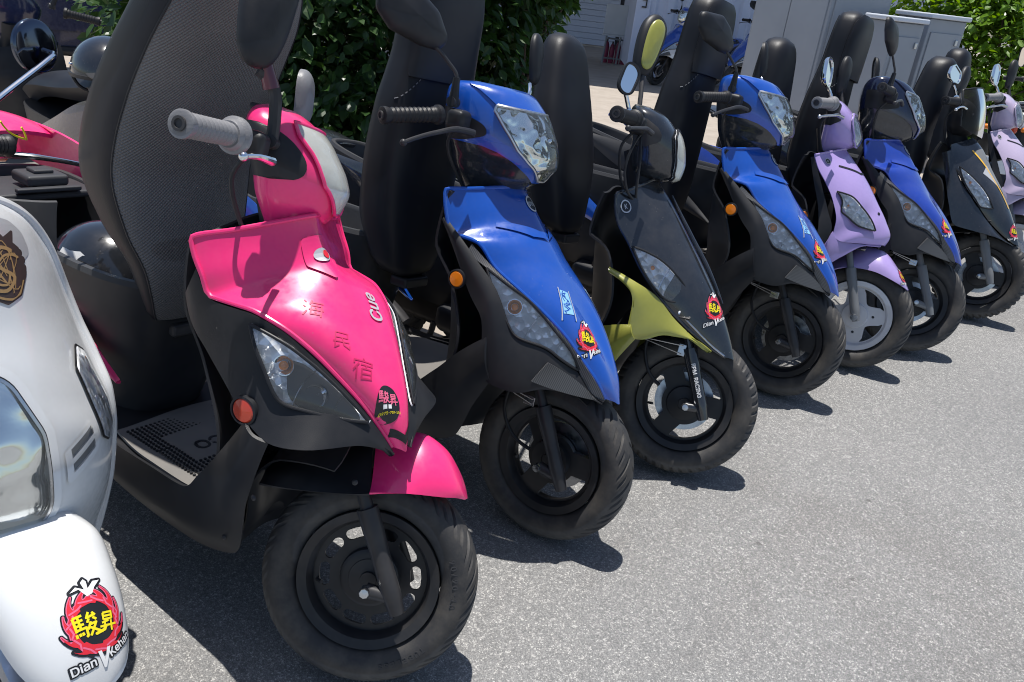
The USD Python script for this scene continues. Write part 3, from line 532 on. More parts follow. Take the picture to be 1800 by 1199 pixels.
def lamp(bk, U, L, bulb=True, lensm='clear_lens', out=(.5, -.8, .2), side=-1, rimt=.0032, mid_out=.010, lift=0.0, bowl=False):
    """side lamp in the front panel: dark surround, faceted reflector, bulb, clear lens"""
    k = A(1, 1 if side < 0 else -1, 1); n = 30; o = A(*out)/np.linalg.norm(out); U, L = rs(U, n)+o*lift, rs(L, n)+o*lift
    w = np.sin(np.pi*np.linspace(0, 1, n))[:, None]
    mid = (U+L)/2
    P = surf([(x*k) for x in (U-o*.002, mid-o*max(.002, .016-lift)*w+o*lift*.5*w, L-o*.002)], n, 10)
    ok = o*k
    lp = bk.b('lamp_reflector', solid(P, .003, ok, 0), 'lamp_reflector')
    Q = surf([(x*k) for x in (U+o*.003, mid+o*mid_out*w, L+o*.003)], n, 10)
    nn = gridnormals(Q)
    if (nn.reshape(-1, 3) @ ok).sum() < 0: Q = Q[::-1]
    bk.b('lamp_lens', sheet(Q), lensm, parent=lp)
    loop = np.vstack([U, L[::-1][1:]])*k+ok*.003
    bk.b('lamp_bezel', tube(loop, rimt, 8, 70, cap=False), 'black_plastic', parent=lp)
    for q_ in (.52, .74):
        j_ = int(q_*n); bk.b('lamp_rib', tube([U[j_]*k, (mid[j_]+o*(mid_out*.25))*k, L[min(n-1, j_+1)]*k], .0016, 6, 8), 'chrome', parent=lp)
    c2 = mid[int(.62*n)]*k; w2 = np.linalg.norm(U[int(.62*n)]-L[int(.62*n)])*.30
    if bowl: bk.b('lamp_bowl', align(lathe([(w2, .004), (w2*.8, -.002), (w2*.45, -.006), (w2*.12, -.007), (w2*.1, .001), (0, .001)], 20), c2, c2+ok), 'chrome', parent=lp)
    if bulb:
        c = (mid[10]*k)-ok*.004; s = trimesh.creation.icosphere(2, .0085); bk.b('lamp_bulb', move(tm(s.vertices, s.faces), c), 'amber', parent=lp)
        bk.b('bulb_cup', align(lathe([(.009, .0), (.017, .008), (.0185, .008), (.011, -.004), (.0, -.004)], 20), c-ok*.008, c), 'chrome', parent=lp)
    return lp
def reflector(bk, c, mat='amber', r=.021, n=(0.25, -1, 0)):
    c = A(*c); d = A(*n)/np.linalg.norm(n)
    for s in (1, -1):
        k = A(1, s, 1); q = bk.b('side_reflector', align(lathe([(0, 0), (r*.92, 0), (r*.92, .004), (r*.8, .007), (0, .008)], 28), c*k, (c+d)*k), mat)
        bk.b('reflector_rim', align(lathe([(r*.9, -.004), (r*1.1, -.004), (r*1.1, .006), (r*.95, .007), (r*.92, .002)], 28, closed=True), c*k, (c+d)*k), 'black_plastic', parent=q)
def emblem(bk, c, e1, e2, base, r=.014, ell=1.0, letters='S'):
    k = bk.b('emblem', drape(affinity.scale(Point(0, 0).buffer(r, 20), 1, ell), c, e1, e2, base, .0015), 'decal_black')
    ring = affinity.scale(annulus(r*.82, r*1.02), 1, ell)
    bk.b('emblem_ring', drape(ring, c, e1, e2, base, .0025, .004), 'decal_silver', parent=k)
    bk.b('emblem_letters', drape(centred(affinity.scale(word(letters, r*.62, True), 1.0, 1.2)), c, e1, e2, base, .0025, .004), 'decal_silver', parent=k)
def lip(bk, lines, mat, parent, r=.0045, edges=True):
    """rolled edge round a front panel"""
    top = np.array([rs(l, 40)[0] for l in lines]); e = rs(lines[0], 40); f = rs(lines[-1], 40)
    bk.b('rolled_edge', tube(np.vstack([e[::-1], top[1:-1], f]) if edges else top, r, 8, 120), mat, parent=parent)
def screws(bk, put, pts, n=(0, -1, 0)):
    for p in pts: put('screw', align(lathe([(0, .004), (.003, .004), (.0055, .002), (.006, 0), (0, 0)], 10), A(*p), A(*p)+A(*n)), 'dark_metal')
# ------------------------------------------------------------------ ground
M('asphalt', {'g': ('geometry', {}), 'v': ('voronoi_texture', {'scale': 300.0, 'detail': 1.0}), 'v2': ('voronoi_texture', {'scale': 150.0}), 'n': ('noise_texture', {'scale': 1.3, 'detail': 7.0, 'roughness': 0.6}), 'n3': ('noise_texture', {'scale': 420.0, 'detail': 2.0}),
    'r': ('rgb_ramp', {'ramp': [(0.0, (0.172, 0.174, 0.177)), (0.35, (0.208, 0.210, 0.213)), (0.62, (0.230, 0.231, 0.233)), (0.9, (0.264, 0.264, 0.264)), (1.0, (0.46, 0.455, 0.445))]}),
    'sep': ('separate_color', {}), 'sep2': ('separate_color', {}), 'a1': ('math', {'math_type': 'multiply', 'value2': 0.62}), 'a2': ('math', {'math_type': 'multiply_add', 'value2': 0.38}),
    'gap': ('rgb_ramp', {'ramp': [(0.0, (1, 1, 1)), (0.55, (1, 1, 1)), (0.85, (0.74, 0.74, 0.74)), (1.0, (0.62, 0.62, 0.62))]}), 'mg': ('mix_color', {'blend_type': 'multiply', 'fac': 1.0}),
    'rn': ('rgb_ramp', {'ramp': [(0.0, (0.82, 0.82, 0.83)), (0.5, (1.0, 0.99, 0.97)), (1.0, (1.13, 1.10, 1.08))]}), 'mn': ('mix_color', {'blend_type': 'multiply', 'fac': 1.0, 'use_clamp': False}),
    'vs': ('voronoi_texture', {'scale': 5.5}), 'rs': ('rgb_ramp', {'ramp': [(0.0, (0.45, 0.44, 0.44)), (0.035, (0.6, 0.59, 0.59)), (0.055, (1, 1, 1)), (1, (1, 1, 1))]}), 'ms': ('mix_color', {'blend_type': 'multiply', 'fac': 0.8}),
    'nw': ('noise_texture', {'scale': 0.9, 'detail': 9.0, 'roughness': 0.72, 'distortion': 0.6}), 'rw': ('rgb_ramp', {'ramp': [(0.0, (0.78, 0.77, 0.77)), (0.40, (0.90, 0.89, 0.885)), (0.50, (1, 1, 1)), (0.62, (1, 1, 1)), (0.72, (1.05, 1.02, 1.01))]}), 'mw': ('mix_color', {'blend_type': 'multiply', 'fac': 1.0}),
    'bp': ('bump', {'strength': 0.45, 'distance': 0.003}), 'bp2': ('bump', {'strength': 0.4, 'distance': 0.0015}), 'p': ('principled_bsdf', {'roughness': 0.85, 'specular_ior_level': 0.3})},
  [('g.position', 'v.vector'), ('g.position', 'v2.vector'), ('g.position', 'n.vector'), ('g.position', 'n3.vector'), ('v.color', 'sep.color'), ('v2.color', 'sep2.color'), ('sep.r', 'a1.value1'), ('sep2.g', 'a2.value1'), ('a1.value', 'a2.value3'),
   ('a2.value', 'r.fac'), ('v.distance', 'gap.fac'), ('r.color', 'mg.a'), ('gap.color', 'mg.b'), ('n.fac', 'rn.fac'), ('mg.result', 'mn.a'), ('rn.color', 'mn.b'), ('mn.result', 'ms.a'), ('g.position', 'vs.vector'), ('vs.distance', 'rs.fac'), ('rs.color', 'ms.b'), ('g.position', 'nw.vector'), ('nw.fac', 'rw.fac'), ('ms.result', 'mw.a'), ('rw.color', 'mw.b'), ('mw.result', 'p.base_color'),
   ('v.distance', 'bp.height'), ('n3.fac', 'bp2.height'), ('bp.normal', 'bp2.normal'), ('bp2.normal', 'p.normal')], 'p.BSDF')
def rough(name, a, b, scale, rough_=0.85, bump=0.3, dist=0.003):
    M(name, {'g': ('geometry', {}), 'n': ('noise_texture', {'scale': scale, 'detail': 8.0, 'roughness': 0.65}), 'r': ('rgb_ramp', {'ramp': [(0.25, a), (0.75, b)]}), 'bp': ('bump', {'strength': bump, 'distance': dist}), 'p': ('principled_bsdf', {'roughness': rough_})},
      [('g.position', 'n.vector'), ('n.fac', 'r.fac'), ('r.color', 'p.base_color'), ('n.fac', 'bp.height'), ('bp.normal', 'p.normal')], 'p.BSDF')
rough('concrete', (0.25, 0.215, 0.18), (0.36, 0.315, 0.27), 5.0)
rough('soil', (0.06, 0.045, 0.03), (0.12, 0.09, 0.06), 12.0)
rough('siding_paint', (0.30, 0.33, 0.40), (0.36, 0.39, 0.46), 3.0, 0.5, 0.1)
rough('container_paint', (0.44, 0.47, 0.58), (0.52, 0.55, 0.66), 2.5, 0.45, 0.1)
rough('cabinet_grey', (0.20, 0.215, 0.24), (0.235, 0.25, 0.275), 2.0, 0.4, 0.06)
rough('cabinet_sunlit_top', (0.42, 0.45, 0.50), (0.50, 0.53, 0.58), 2.0, 0.4, 0.06)  # cabinet grey lightened for sun falling on the lids
rough('board_grey', (0.36, 0.37, 0.39), (0.44, 0.45, 0.46), 4.0, 0.6, 0.1)
rough('tan_cloth', (0.20, 0.165, 0.125), (0.33, 0.28, 0.22), 20.0)
def ground(name, mat, pts, z):
    p = np.c_[np.array(pts, float), np.full(len(pts), z)]; f = [[0, i, i+1] for i in range(1, len(p)-1)]
    q = part(None, name, tm(p, f), mat, smooth=False); setd(q, kind='structure'); return q
ground('road', 'asphalt', [(-60, -60), (90, -60), (90, 90), (-60, 90)], 0)
d_ = A(.69, .724, 0); n_ = A(-.724, .69, 0); o_ = A(-1.0, 1.80, 0)
ground('paving', 'concrete', [(o_-d_*5)[:2], (o_+d_*60)[:2], (o_+d_*60+n_*40)[:2], (o_-d_*5+n_*40)[:2]], .004)
# ------------------------------------------------------------------ leaves
def leafmat(name, a, b, tr):
    M(name, {'o': ('geometry', {}), 'r': ('rgb_ramp', {'ramp': [(0.0, a), (1.0, b)]}), 'n': ('noise_texture', {'scale': 3.0, 'detail': 3.0}), 'ad': ('math', {'math_type': 'multiply_add', 'value2': 0.5}), 'hf': ('math', {'math_type': 'multiply', 'value2': 0.6}),
             'p': ('principled_bsdf', {'roughness': 0.38, 'specular_ior_level': 0.45}), 't': ('translucent_bsdf', {}), 'hs': ('hsv', {'value': 1.6, 'saturation': 1.15, 'hue': 0.485}), 'm': ('mix_closure', {'fac': tr})},
      [('o.random_per_island', 'hf.value1'), ('o.position', 'n.vector'), ('n.fac', 'ad.value1'), ('hf.value', 'ad.value3'), ('ad.value', 'r.fac'), ('r.color', 'p.base_color'), ('r.color', 'hs.color'), ('hs.color', 't.color'), ('p.BSDF', 'm.closure1'), ('t.BSDF', 'm.closure2')], 'm.closure')
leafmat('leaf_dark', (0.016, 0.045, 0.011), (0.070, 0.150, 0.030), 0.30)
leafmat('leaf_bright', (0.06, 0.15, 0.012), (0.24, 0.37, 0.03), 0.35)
plastic('bark', (0.06, 0.045, 0.035), 0.9, grain=60, bump=0.6)
LEAF = np.array([[0, 0, 0], [.28, .22, .03], [.6, .26, .02], [1, 0, -.10], [.6, -.26, .02], [.28, -.22, .03], [.3, 0, -.03], [.62, 0, -.05]])
LEAFF = np.array([[0, 6, 1], [1, 6, 7], [1, 7, 2], [2, 7, 3], [0, 5, 6], [6, 5, 4], [6, 4, 7], [7, 4, 3]])
def leaves(P, D, N, size, rng):
    """P positions, D pointing directions, N face normals"""
    D = D/np.linalg.norm(D, axis=1, keepdims=True); Y = np.cross(N, D); Y /= np.maximum(np.linalg.norm(Y, axis=1, keepdims=True), 1e-6); Z = np.cross(D, Y)
    s = size*rng.uniform(.6, 1.25, len(P))[:, None, None]
    V = P[:, None]+s*(LEAF[None, :, :1]*D[:, None]+LEAF[None, :, 1:2]*Y[:, None]*rng.uniform(.8, 1.2, len(P))[:, None, None]+LEAF[None, :, 2:]*Z[:, None])
    F_ = (LEAFF[None]+(np.arange(len(P))*8)[:, None, None]).reshape(-1, 3)
    return V.reshape(-1, 3), F_
def bush(name, label, cat_, lobes, count, size, mat, seed, zmin=.05, single=0, view=None, droop=.5, group=None):
    rng = np.random.default_rng(seed); t = thing(name, label, cat_, group=group)
    w = np.array([l[3]*l[4]*l[5] for l in lobes])**(2/3); w /= w.sum(); P, D, N = [], [], []
    for l, ww in zip(lobes, w):
        k = int(count*ww*1.15); u = rng.normal(size=(k, 3)); u /= np.linalg.norm(u, axis=1, keepdims=True); r = rng.uniform(.55, 1.08, k)**.7
        lump = .82+.36*meshkit.fbm(u*2.3+l[0]*3.1, 3, seed)
        p = np.array(l[:3])+u*r[:, None]*lump[:, None]*np.array(l[3:6]); P.append(p); N.append(u*.8+A(0, 0, .7)+rng.normal(size=(k, 3))*.45); D.append(np.c_[u[:, :2], u[:, 2]*.3-droop]+rng.normal(size=(k, 3))*.5)
    P, D, N = map(np.vstack, (P, D, N)); ok = P[:, 2] > zmin; P, D, N = P[ok], D[ok], N[ok]
    V, F_ = leaves(P, D, N, size, rng)
    if single:
        c = P-A(0, 0, CAM_H); dep = c@F; uu, vv = 900+FPX*(c@CR)/dep, 600-FPX*(c@CU)/dep
        vis = (uu > 430) & (uu < 1010) & (vv > -10) & (vv < 330)
        o = np.argsort(np.where(vis, np.linalg.norm(c, axis=1), 99))[:single]
    else: o = np.array([], int)
    keep = np.ones(len(P), bool); keep[o] = False; fk = F_.reshape(-1, 8, 3)[keep].reshape(-1, 3)
    fo = part(t, 'foliage', tm(V, fk), mat, smooth=False, kind='stuff')
    for i in o: part(t, 'leaf', tm(V[i*8:i*8+8], LEAFF), mat, smooth=False)
    for l in lobes:
        for j in range(3):
            b = A(l[0], l[1], 0)+rng.normal(size=3)*A(.15, .15, 0); e = np.array(l[:3])+rng.normal(size=3)*np.array(l[3:6])*.4
            part(t, 'stem', tube([b, (b+e)/2+rng.normal(size=3)*.06, e], [.022, .016, .006], 7, 10), 'bark')
    return t
# ------------------------------------------------------------------ shed, container
def shed():
    t = thing('shed', 'grey-blue shed wall of narrow horizontal boards in shade behind the bush', 'shed')
    y = 17.9
    for k in range(26): part(t, 'plank', rbox((6.0, .03, .108), .004, (-1.62, y+(.006 if k % 2 else 0), .10+k*.112)), 'siding_paint', smooth=False)
    part(t, 'unseen_back_wall', rbox((6.0, .10, 3.1), .01, (-1.62, y+.075, 1.56)), 'siding_paint')  # unseen behind the planks, placed to keep sun out of their gaps
    part(t, 'sill_beam', rbox((6.0, .12, .05), .01, (-1.62, y+.06, .022)), 'concrete')
    part(t, 'opening_dark_slab', rbox((.85, .05, 2.6), .01, (1.81, y+.08, 1.3)), 'dark_metal'); part(t, 'door_post', rbox((.07, .1, 2.7), .01, (1.66, y-.01, 1.35)), 'siding_paint')  # opening is a solid slab, coloured dark for the shade inside
    part(t, 'unseen_roof', rbox((7.6, 6.3, .12), .02, (-1.0, 14.9, 3.2)), 'siding_paint')  # out of view overhead, placed to shade the ground before the shed
    for x in (-4.6, -1.6): part(t, 'unseen_roof_post', rbox((.09, .09, 3.2), .01, (x, 11.9, 1.6)), 'siding_paint')  # posts carrying the unseen roof that shades the ground
shed()
def container():
    t = thing('shipping_container', 'pale lavender steel container with corrugated side behind the parked scooters', 'container')
    x0, x1, y = 1.26, 6.2, 13.3; n = int((x1-x0-.3)/.28)
    prof = []
    for k in range(n): x = x0+.2+k*.28; prof += [(x, y), (x+.10, y), (x+.14, y+.035), (x+.24, y+.035), (x+.28, y)]
    prof = np.array(prof); m = len(prof); V = np.vstack([np.c_[prof, np.full(m, .16)], np.c_[prof, np.full(m, 2.45)]]); j = np.arange(m-1)
    part(t, 'side_wall', tm(V, np.vstack([np.c_[j, j+1, j+1+m], np.c_[j, j+1+m, j+m]])), 'container_paint', smooth=False)
    part(t, 'corner_post', rbox((.22, .12, 2.6), .012, (x0+.11, y+.02, 1.3)), 'container_paint')
    part(t, 'corner_post', rbox((.16, .16, 2.6), .012, (x1, y+.05, 1.3)), 'container_paint')
    part(t, 'bottom_rail', rbox((x1-x0-.3, .12, .16), .012, ((x0+x1)/2+.02, y+.035, .08)), 'container_paint'); part(t, 'top_rail', rbox((x1-x0-.3, .12, .15), .012, ((x0+x1)/2+.02, y+.035, 2.525)), 'container_paint')
    for z in (.42, 1.05, 1.75): part(t, 'hinge', cat(rbox((.07, .02, .02), .004, (x0+.12, y-.052, z+.05)), rbox((.07, .02, .02), .004, (x0+.12, y-.052, z-.05)), rbox((.018, .02, .12), .004, (x0+.15, y-.052, z))), 'dark_metal')
    part(t, 'end_wall', rbox((.06, 2.2, 2.4), .01, (x0+.04, y+1.2, 1.3)), 'container_paint')
    gx = 4.05
    part(t, 'grille_frame', rbox((.50, .05, .75), .01, (gx, y-.03, 1.25)), 'container_paint')
    for k in range(8): part(t, 'grille_bar', rbox((.022, .03, .68), .004, (gx-.20+k*.057, y-.066, 1.25)), 'dark_metal')
container()
def board():
    t = thing('equipment_stand', 'flat grey panel on thin metal legs in front of the shed', 'stand')
    part(t, 'panel', rbox((.62, .03, .47), .01, (1.22, 14.6, .72)), 'board_grey'); part(t, 'panel_edge', rbox((.64, .05, .03), .006, (1.22, 14.6, .47)), 'board_grey')
    for x in (.98, 1.22, 1.46): part(t, 'leg', tube([(x, 14.62, .47), (x-.02, 14.62, 0)], .016, 8), 'grey_metal_paint')
    part(t, 'cross_bar', tube([(.98, 14.62, .10), (1.46, 14.62, .10)], .014, 8), 'grey_metal_paint'); part(t, 'cross_bar', tube([(1.0, 14.64, .42), (1.46, 14.64, .40)], .014, 8), 'grey_metal_paint')
    rng = np.random.default_rng(4)
    for k in range(5):
        x = 1.02+k*.10; h = rng.uniform(.20, .28); q = thing('gas_bottle', f'{["first","second","third","fourth","fifth"][k]} dark red bottle from the left under the grey panel stand', 'bottle', (x, 14.85, 0), group='dark red bottles under the stand')
        part(q, 'bottle_body', lathe([(0, 0), (.04, 0), (.045, .02), (.045, h), (.03, h+.06), (.014, h+.08), (0, h+.08)], 18, 'z'), 'red_dark'); part(q, 'bottle_cap', lathe([(0, h+.08), (.016, h+.08), (.016, h+.12), (0, h+.12)], 12, 'z'), 'dark_metal')
flat('red_dark', (0.16, 0.012, 0.04), 0.4)
board()
# ------------------------------------------------------------------ cabinets
def cabinet(label, corner, e1, a, b, h, seam=True, top='cabinet_grey', vent=False):
    e1 = A(*e1, 0); e1 /= np.linalg.norm(e1); e2 = A(-e1[1]*-1, -e1[0], 0); e2 = A(e1[1], -e1[0], 0); c = A(*corner, 0); Mx = np.array([[*e1, 0], [*e2, 0], [0, 0, 1, 0], [*c, 1]])
    t = thing('utility_cabinet', label, 'cabinet', mat4=np.array([[*e1, 0], [*(-e2 if np.cross(e1, e2)[2] < 0 else e2), 0], [0, 0, 1, 0], [*c, 1]]))
    sg = -1 if np.cross(e1, e2)[2] < 0 else 1
    Y = lambda v: sg*v
    part(t, 'plinth', rbox((a+.06, b+.06, .12), .01, (a/2, Y(b/2), .06)), 'concrete'); part(t, 'cabinet_body', rbox((a, b, h-.14), .012, (a/2, Y(b/2), .12+(h-.14)/2)), 'cabinet_grey')
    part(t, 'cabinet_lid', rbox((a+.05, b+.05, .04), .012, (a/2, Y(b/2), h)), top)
    if seam:
        w = (a-.06)/2
        for k in (0, 1): dr = part(t, 'door', rbox((w-.006, .016, h-.30), .006, (.03+w*(k+.5), Y(-.004), h/2)), 'cabinet_grey'); part(dr, 'handle', rbox((.03, .03, .14), .008, (.03+w*(.9 if k == 0 else 1.1), Y(-.022), h/2+.05)), 'dark_metal')
    dr = part(t, 'side_door', rbox((.016, b-.08, h-.26), .006, (-.004, Y(b/2), h/2)), 'cabinet_grey')
    part(dr, 'lock', rbox((.02, .03, .05), .006, (-.018, Y(b*.8), h*.85)), 'steel')
cabinet('tall grey utility cabinet with two doors behind the purple scooter', (2.47, 7.92), (-.5, .87), .96, .77, 1.75)
cabinet('pale grey cabinet with lid coloured as sunlit beside the bright hedge', (3.30, 7.75), (-.5, .87), .35, .50, 1.345, False, 'cabinet_sunlit_top')
cabinet('low grey cabinet with lid coloured as sunlit between the tall cabinet and the pale one', (2.86, 7.35), (-.5, .87), .30, .36, 1.29, False, 'cabinet_sunlit_top')
# ------------------------------------------------------------------ bushes
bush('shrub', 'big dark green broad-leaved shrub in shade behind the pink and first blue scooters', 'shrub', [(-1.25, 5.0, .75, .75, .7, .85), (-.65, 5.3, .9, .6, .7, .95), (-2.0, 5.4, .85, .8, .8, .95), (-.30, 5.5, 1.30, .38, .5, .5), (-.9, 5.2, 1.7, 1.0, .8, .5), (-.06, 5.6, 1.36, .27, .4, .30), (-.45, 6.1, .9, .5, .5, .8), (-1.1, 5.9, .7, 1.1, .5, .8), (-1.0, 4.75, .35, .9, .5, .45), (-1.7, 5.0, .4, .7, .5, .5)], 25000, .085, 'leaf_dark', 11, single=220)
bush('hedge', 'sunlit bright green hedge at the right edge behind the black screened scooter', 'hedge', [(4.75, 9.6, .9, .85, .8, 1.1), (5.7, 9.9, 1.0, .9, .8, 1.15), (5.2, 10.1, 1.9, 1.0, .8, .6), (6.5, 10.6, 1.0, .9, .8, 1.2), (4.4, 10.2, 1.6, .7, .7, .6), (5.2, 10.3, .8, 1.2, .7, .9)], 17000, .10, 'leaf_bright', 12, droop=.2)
# ------------------------------------------------------------------ helmets
def helmet(label, mat4, extra=False):
    t = thing('helmet', label, 'helmet', mat4=mat4)
    th = np.linspace(0, np.pi/2, 16); pr = [(.128*math.cos(a), .125*math.sin(a)) for a in th]
    def cut(m):
        v = m.vertices*A(1.12, .95, 1); return tm(v, m.faces)
    part(t, 'shell', cut(lathe(pr+[(0, .125)], 40, 'z')), 'helmet_black'); part(t, 'rim_trim', cut(lathe([(.124, -.008), (.132, -.008), (.133, .004), (.124, .006)], 40, 'z', closed=True)), 'chrome' if extra else 'black_plastic')
    part(t, 'peak', skin([[A(.12, -.075, .015), A(.165, -.05, .002), A(.175, -.02, -.002)], [A(.14, 0, .022), A(.18, 0, .008), A(.19, 0, .0)], [A(.12, .075, .015), A(.165, .05, .002), A(.175, .02, -.002)]], 12, 10, .004, (0, 0, 1)), 'black_plastic')
    part(t, 'chin_strap', tube([(.0, -.118, 0), (.02, -.09, -.05), (.03, 0, -.07), (.02, .09, -.05), (0, .118, 0)], .006, 6, 20), 'black_plastic')
    for s in (1, -1): part(t, 'rivet', move(tm(trimesh.creation.icosphere(1, .007).vertices, trimesh.creation.icosphere(1, .007).faces), (.03, s*.116, .03)), 'chrome')
    if extra:
        sh = cut(lathe(pr+[(0, .125)], 60, 'z')); c = A(-.02, -.112, .048)
        part(t, 'worn_sticker', drape(Polygon([(-.035, -.018), (-.02, -.022), (.01, -.018), (.034, -.01), (.03, .014), (.012, .02), (-.01, .013), (-.03, .014)]), c, (1, 0.1, 0), (0, .35, .9), sh, .001), 'decal_white')
paint('helmet_black', (0.010, 0.012, 0.016), 0.15, 0.8, dust=0.10)
PM = pose_matrix((-.2247, 1.2576), -35, 4)
def local(base, p, yaw=0, pitch=0, roll=0):
    y, q, r = map(math.radians, (yaw, pitch, roll))
    Rz = np.array([[math.cos(y), math.sin(y), 0], [-math.sin(y), math.cos(y), 0], [0, 0, 1]]); Ry = np.array([[math.cos(q), 0, -math.sin(q)], [0, 1, 0], [math.sin(q), 0, math.cos(q)]]); Rx = np.array([[1, 0, 0], [0, math.cos(r), math.sin(r)], [0, -math.sin(r), math.cos(r)]])
    m = np.eye(4); m[:3, :3] = Rx @ Ry @ Rz; m[3, :3] = p; return m @ base
helmet('black half helmet with white worn sticker in the open box of the pink scooter', local(PM, (-.93, -.02, .565), 20, 12, -6), True)
# ------------------------------------------------------------------ other vehicles
def closed_scooter(name, label, pos, head, lean, mat, group=None, seatm='seat_vinyl', plate=True):
    k = Bike(name, label, pos, head, lean, -15, group)
    wheel(k, k.f, AXLE, 'disc3', 'rim_black', 'slash', detail=False); fork(k, 'dark_metal', (.058, -.083, .205), (-.040, -.083, .40))
    E = [(-.30, -.2, .80), (-.26, -.2, .72), (-.18, -.18, .64), (-.10, -.14, .56), (0, -.08, .48), (.08, -.03, .42)]; C = [(-.25, 0, .84), (-.2, 0, .80), (-.11, 0, .70), (-.02, 0, .61), (.05, 0, .51), (.11, 0, .40)]
    k.b('front_panel', skin(symlines(E, C, .026, (.75, -.5, .45), 30, 2), 30, 24, .004, (1, 0, .5)), mat)
    Fr = [A(-.16, -.075, .36), A(-.06, -.08, .40), A(.05, -.08, .41), A(.14, -.03, .38)]; Fc = [A(-.17, 0, .40), A(-.06, 0, .47), A(.06, 0, .47), A(.15, 0, .37)]; k.f('mudguard', skin(symlines(Fr, Fc, .015, (0, -.7, .7), 20), 20, 14, .004, (0, 0, 1)), mat)
    H = Rings([(.82, -.25, -.34, .05), (.88, -.21, -.36, .10), (.95, -.23, -.38, .125), (1.0, -.29, -.38, .09), (1.02, -.33, -.37, .04)], 2.3); hd = k.f('handlebar_cover', H.shell(nz=24, m=44), mat)
    k.f('headlamp_lens', sheet(H.patch([.85, .9, .96], [-40, -55, -40], [40, 55, 40], 14, 20, .004)), 'lamp_reflector', parent=hd)
    for s in (1, -1):
        q = A(1, s, 1); grip(k, A(-.35, -.22, .955)*q, A(-.385, -.345, .94)*q, 'grip_rubber', .024, r=.017); mirror(k, k.f, A(-.36, -.16, .98)*q, [A(-.37, -.18, 1.03)*q, A(-.39, -.22, 1.07)*q], A(-.40, -.25, 1.12)*q, 5*s, -6, 0, 'drop', scale=.85, sr=.006)
    floor_and_shield(k, 'black_plastic', 'floor_plastic', .79); rear_body(k, 'black_plastic', mat, open_box=False, tail_top=.80); underside(k)
    k.b('seat', skin(symlines([A(-.58, -.085, .66), A(-.80, -.135, .72), A(-1.1, -.15, .76), A(-1.45, -.12, .82)], [A(-.56, 0, .70), A(-.80, 0, .765), A(-1.1, 0, .80), A(-1.47, 0, .86)], .02, (0, -.5, 1), 30), 30, 20, .07, (0, 0, 1)), seatm)
    if plate:
        p_ = k.b('number_plate', rbox((.006, .20, .11), .003, (-1.735, 0, .46)), 'white_paint'); k.b('plate_holder', rbox((.02, .10, .24), .006, (-1.715, 0, .55)), 'black_plastic')
    for s in (1, -1): k.b('indicator', rbox((.07, .06, .035), .015, (-1.62, s*.12, .70)), 'amber')
    return k
closed_scooter('dark_scooter', 'dark blue scooter standing behind the pink one with a helmet on it', (-2.55, 3.85), 142, 3, 'navy_paint')
helmet('shiny black half helmet on the dark scooter behind the tall pink seat', local(np.eye(4), (-1.53, 2.92, .845), -60, 0, 0))
closed_scooter('white_red_scooter', 'white and red scooter seen from its tail at the right edge of the row', (4.25, 7.1), 52, 5, 'white_paint')
def car():
    h = math.radians(28); X = A(math.cos(h), math.sin(h), 0); Y = A(-math.sin(h), math.cos(h), 0); O = A(-5.2, 5.7, 0)
    t = thing('parked_car', 'dark navy off-road car with big lettered tyre at the top left corner', 'car', mat4=np.array([[*X, 0], [*Y, 0], [0, 0, 1, 0], [*O, 1]]))
    P = Polygon([(-.6, .42), (-.62, .9), (-.50, 1.05), (.75, 1.12), (1.35, 1.72), (3.2, 1.76), (3.62, 1.15), (3.68, .45), (3.5, .36), (-.4, .36)]).buffer(-.05).buffer(.05)
    for wx in (.35, 2.9): P = P.difference(Point(wx, .42).buffer(.50, 20))
    part(t, 'body', cat(ext(P, 1.7, .87)), 'navy_paint', smooth=30)
    W = Polygon([(.98, 1.15), (1.45, 1.62), (2.2, 1.64), (2.2, 1.15)]).buffer(-.03).buffer(.03); W2 = Polygon([(2.3, 1.15), (2.3, 1.64), (3.12, 1.64), (3.4, 1.15)]).buffer(-.03).buffer(.03)
    for w in (W, W2): part(t, 'window', ext(w, .01, .014), 'black_gloss_paint')
    for x0, x1 in ((.95, 2.24), (2.27, 3.42)): dr = part(t, 'door', ext(Polygon([(x0, .52), (x0, 1.12), (x1, 1.12), (x1, .52)]).buffer(-.04).buffer(.04), .012, .012), 'navy_paint'); part(dr, 'door_handle', rbox((.16, .03, .035), .012, (x1-.16, -.005, 1.02)), 'steel')
    part(t, 'sill_step', rbox((1.7, .12, .07), .03, (1.62, .02, .37)), 'black_plastic')
    for wx in (.35, 2.9):
        part(t, 'arch_flare', ext(Point(wx, .42).buffer(.56, 24).difference(Point(wx, .42).buffer(.49, 24)).intersection(sbox(-2, .40, 6, 2)), .08, .0), 'black_plastic')
        for yy in (.12, 1.62):
            c = A(wx, yy, .43); ty = part(t, 'tyre', move(lathe([(.25, -.10), (.29, -.115), (.38, -.118), (.42, -.10), (.43, -.05), (.43, .05), (.42, .10), (.38, .118), (.29, .115), (.25, .10)], 60, closed=True), c), 'tyre_rubber')
            part(ty, 'rim', move(cat(lathe([(.25, -.10), (.26, -.105), (.24, -.06), (.20, -.05), (.08, -.06), (.07, -.09), (0, -.09)], 48), lathe([(.25, .1), (.2, .05), (0, .05)], 40)), c), 'grey_metal_paint')
            if wx < 1 and yy < 1:
                out = []
                for i, ch in enumerate('LT 265/75R16'):
                    if ch == ' ': continue
                    a = math.radians(128-i*9.2); g = affinity.translate(affinity.rotate(centred(word(ch, .034, True)), math.degrees(a)-90, origin=(0, 0)), .335*math.cos(a), .335*math.sin(a)); out.append(ext(g, .003, -.1185))
                part(ty, 'tyre_lettering', move(cat(*out), c), 'decal_silver')
car()
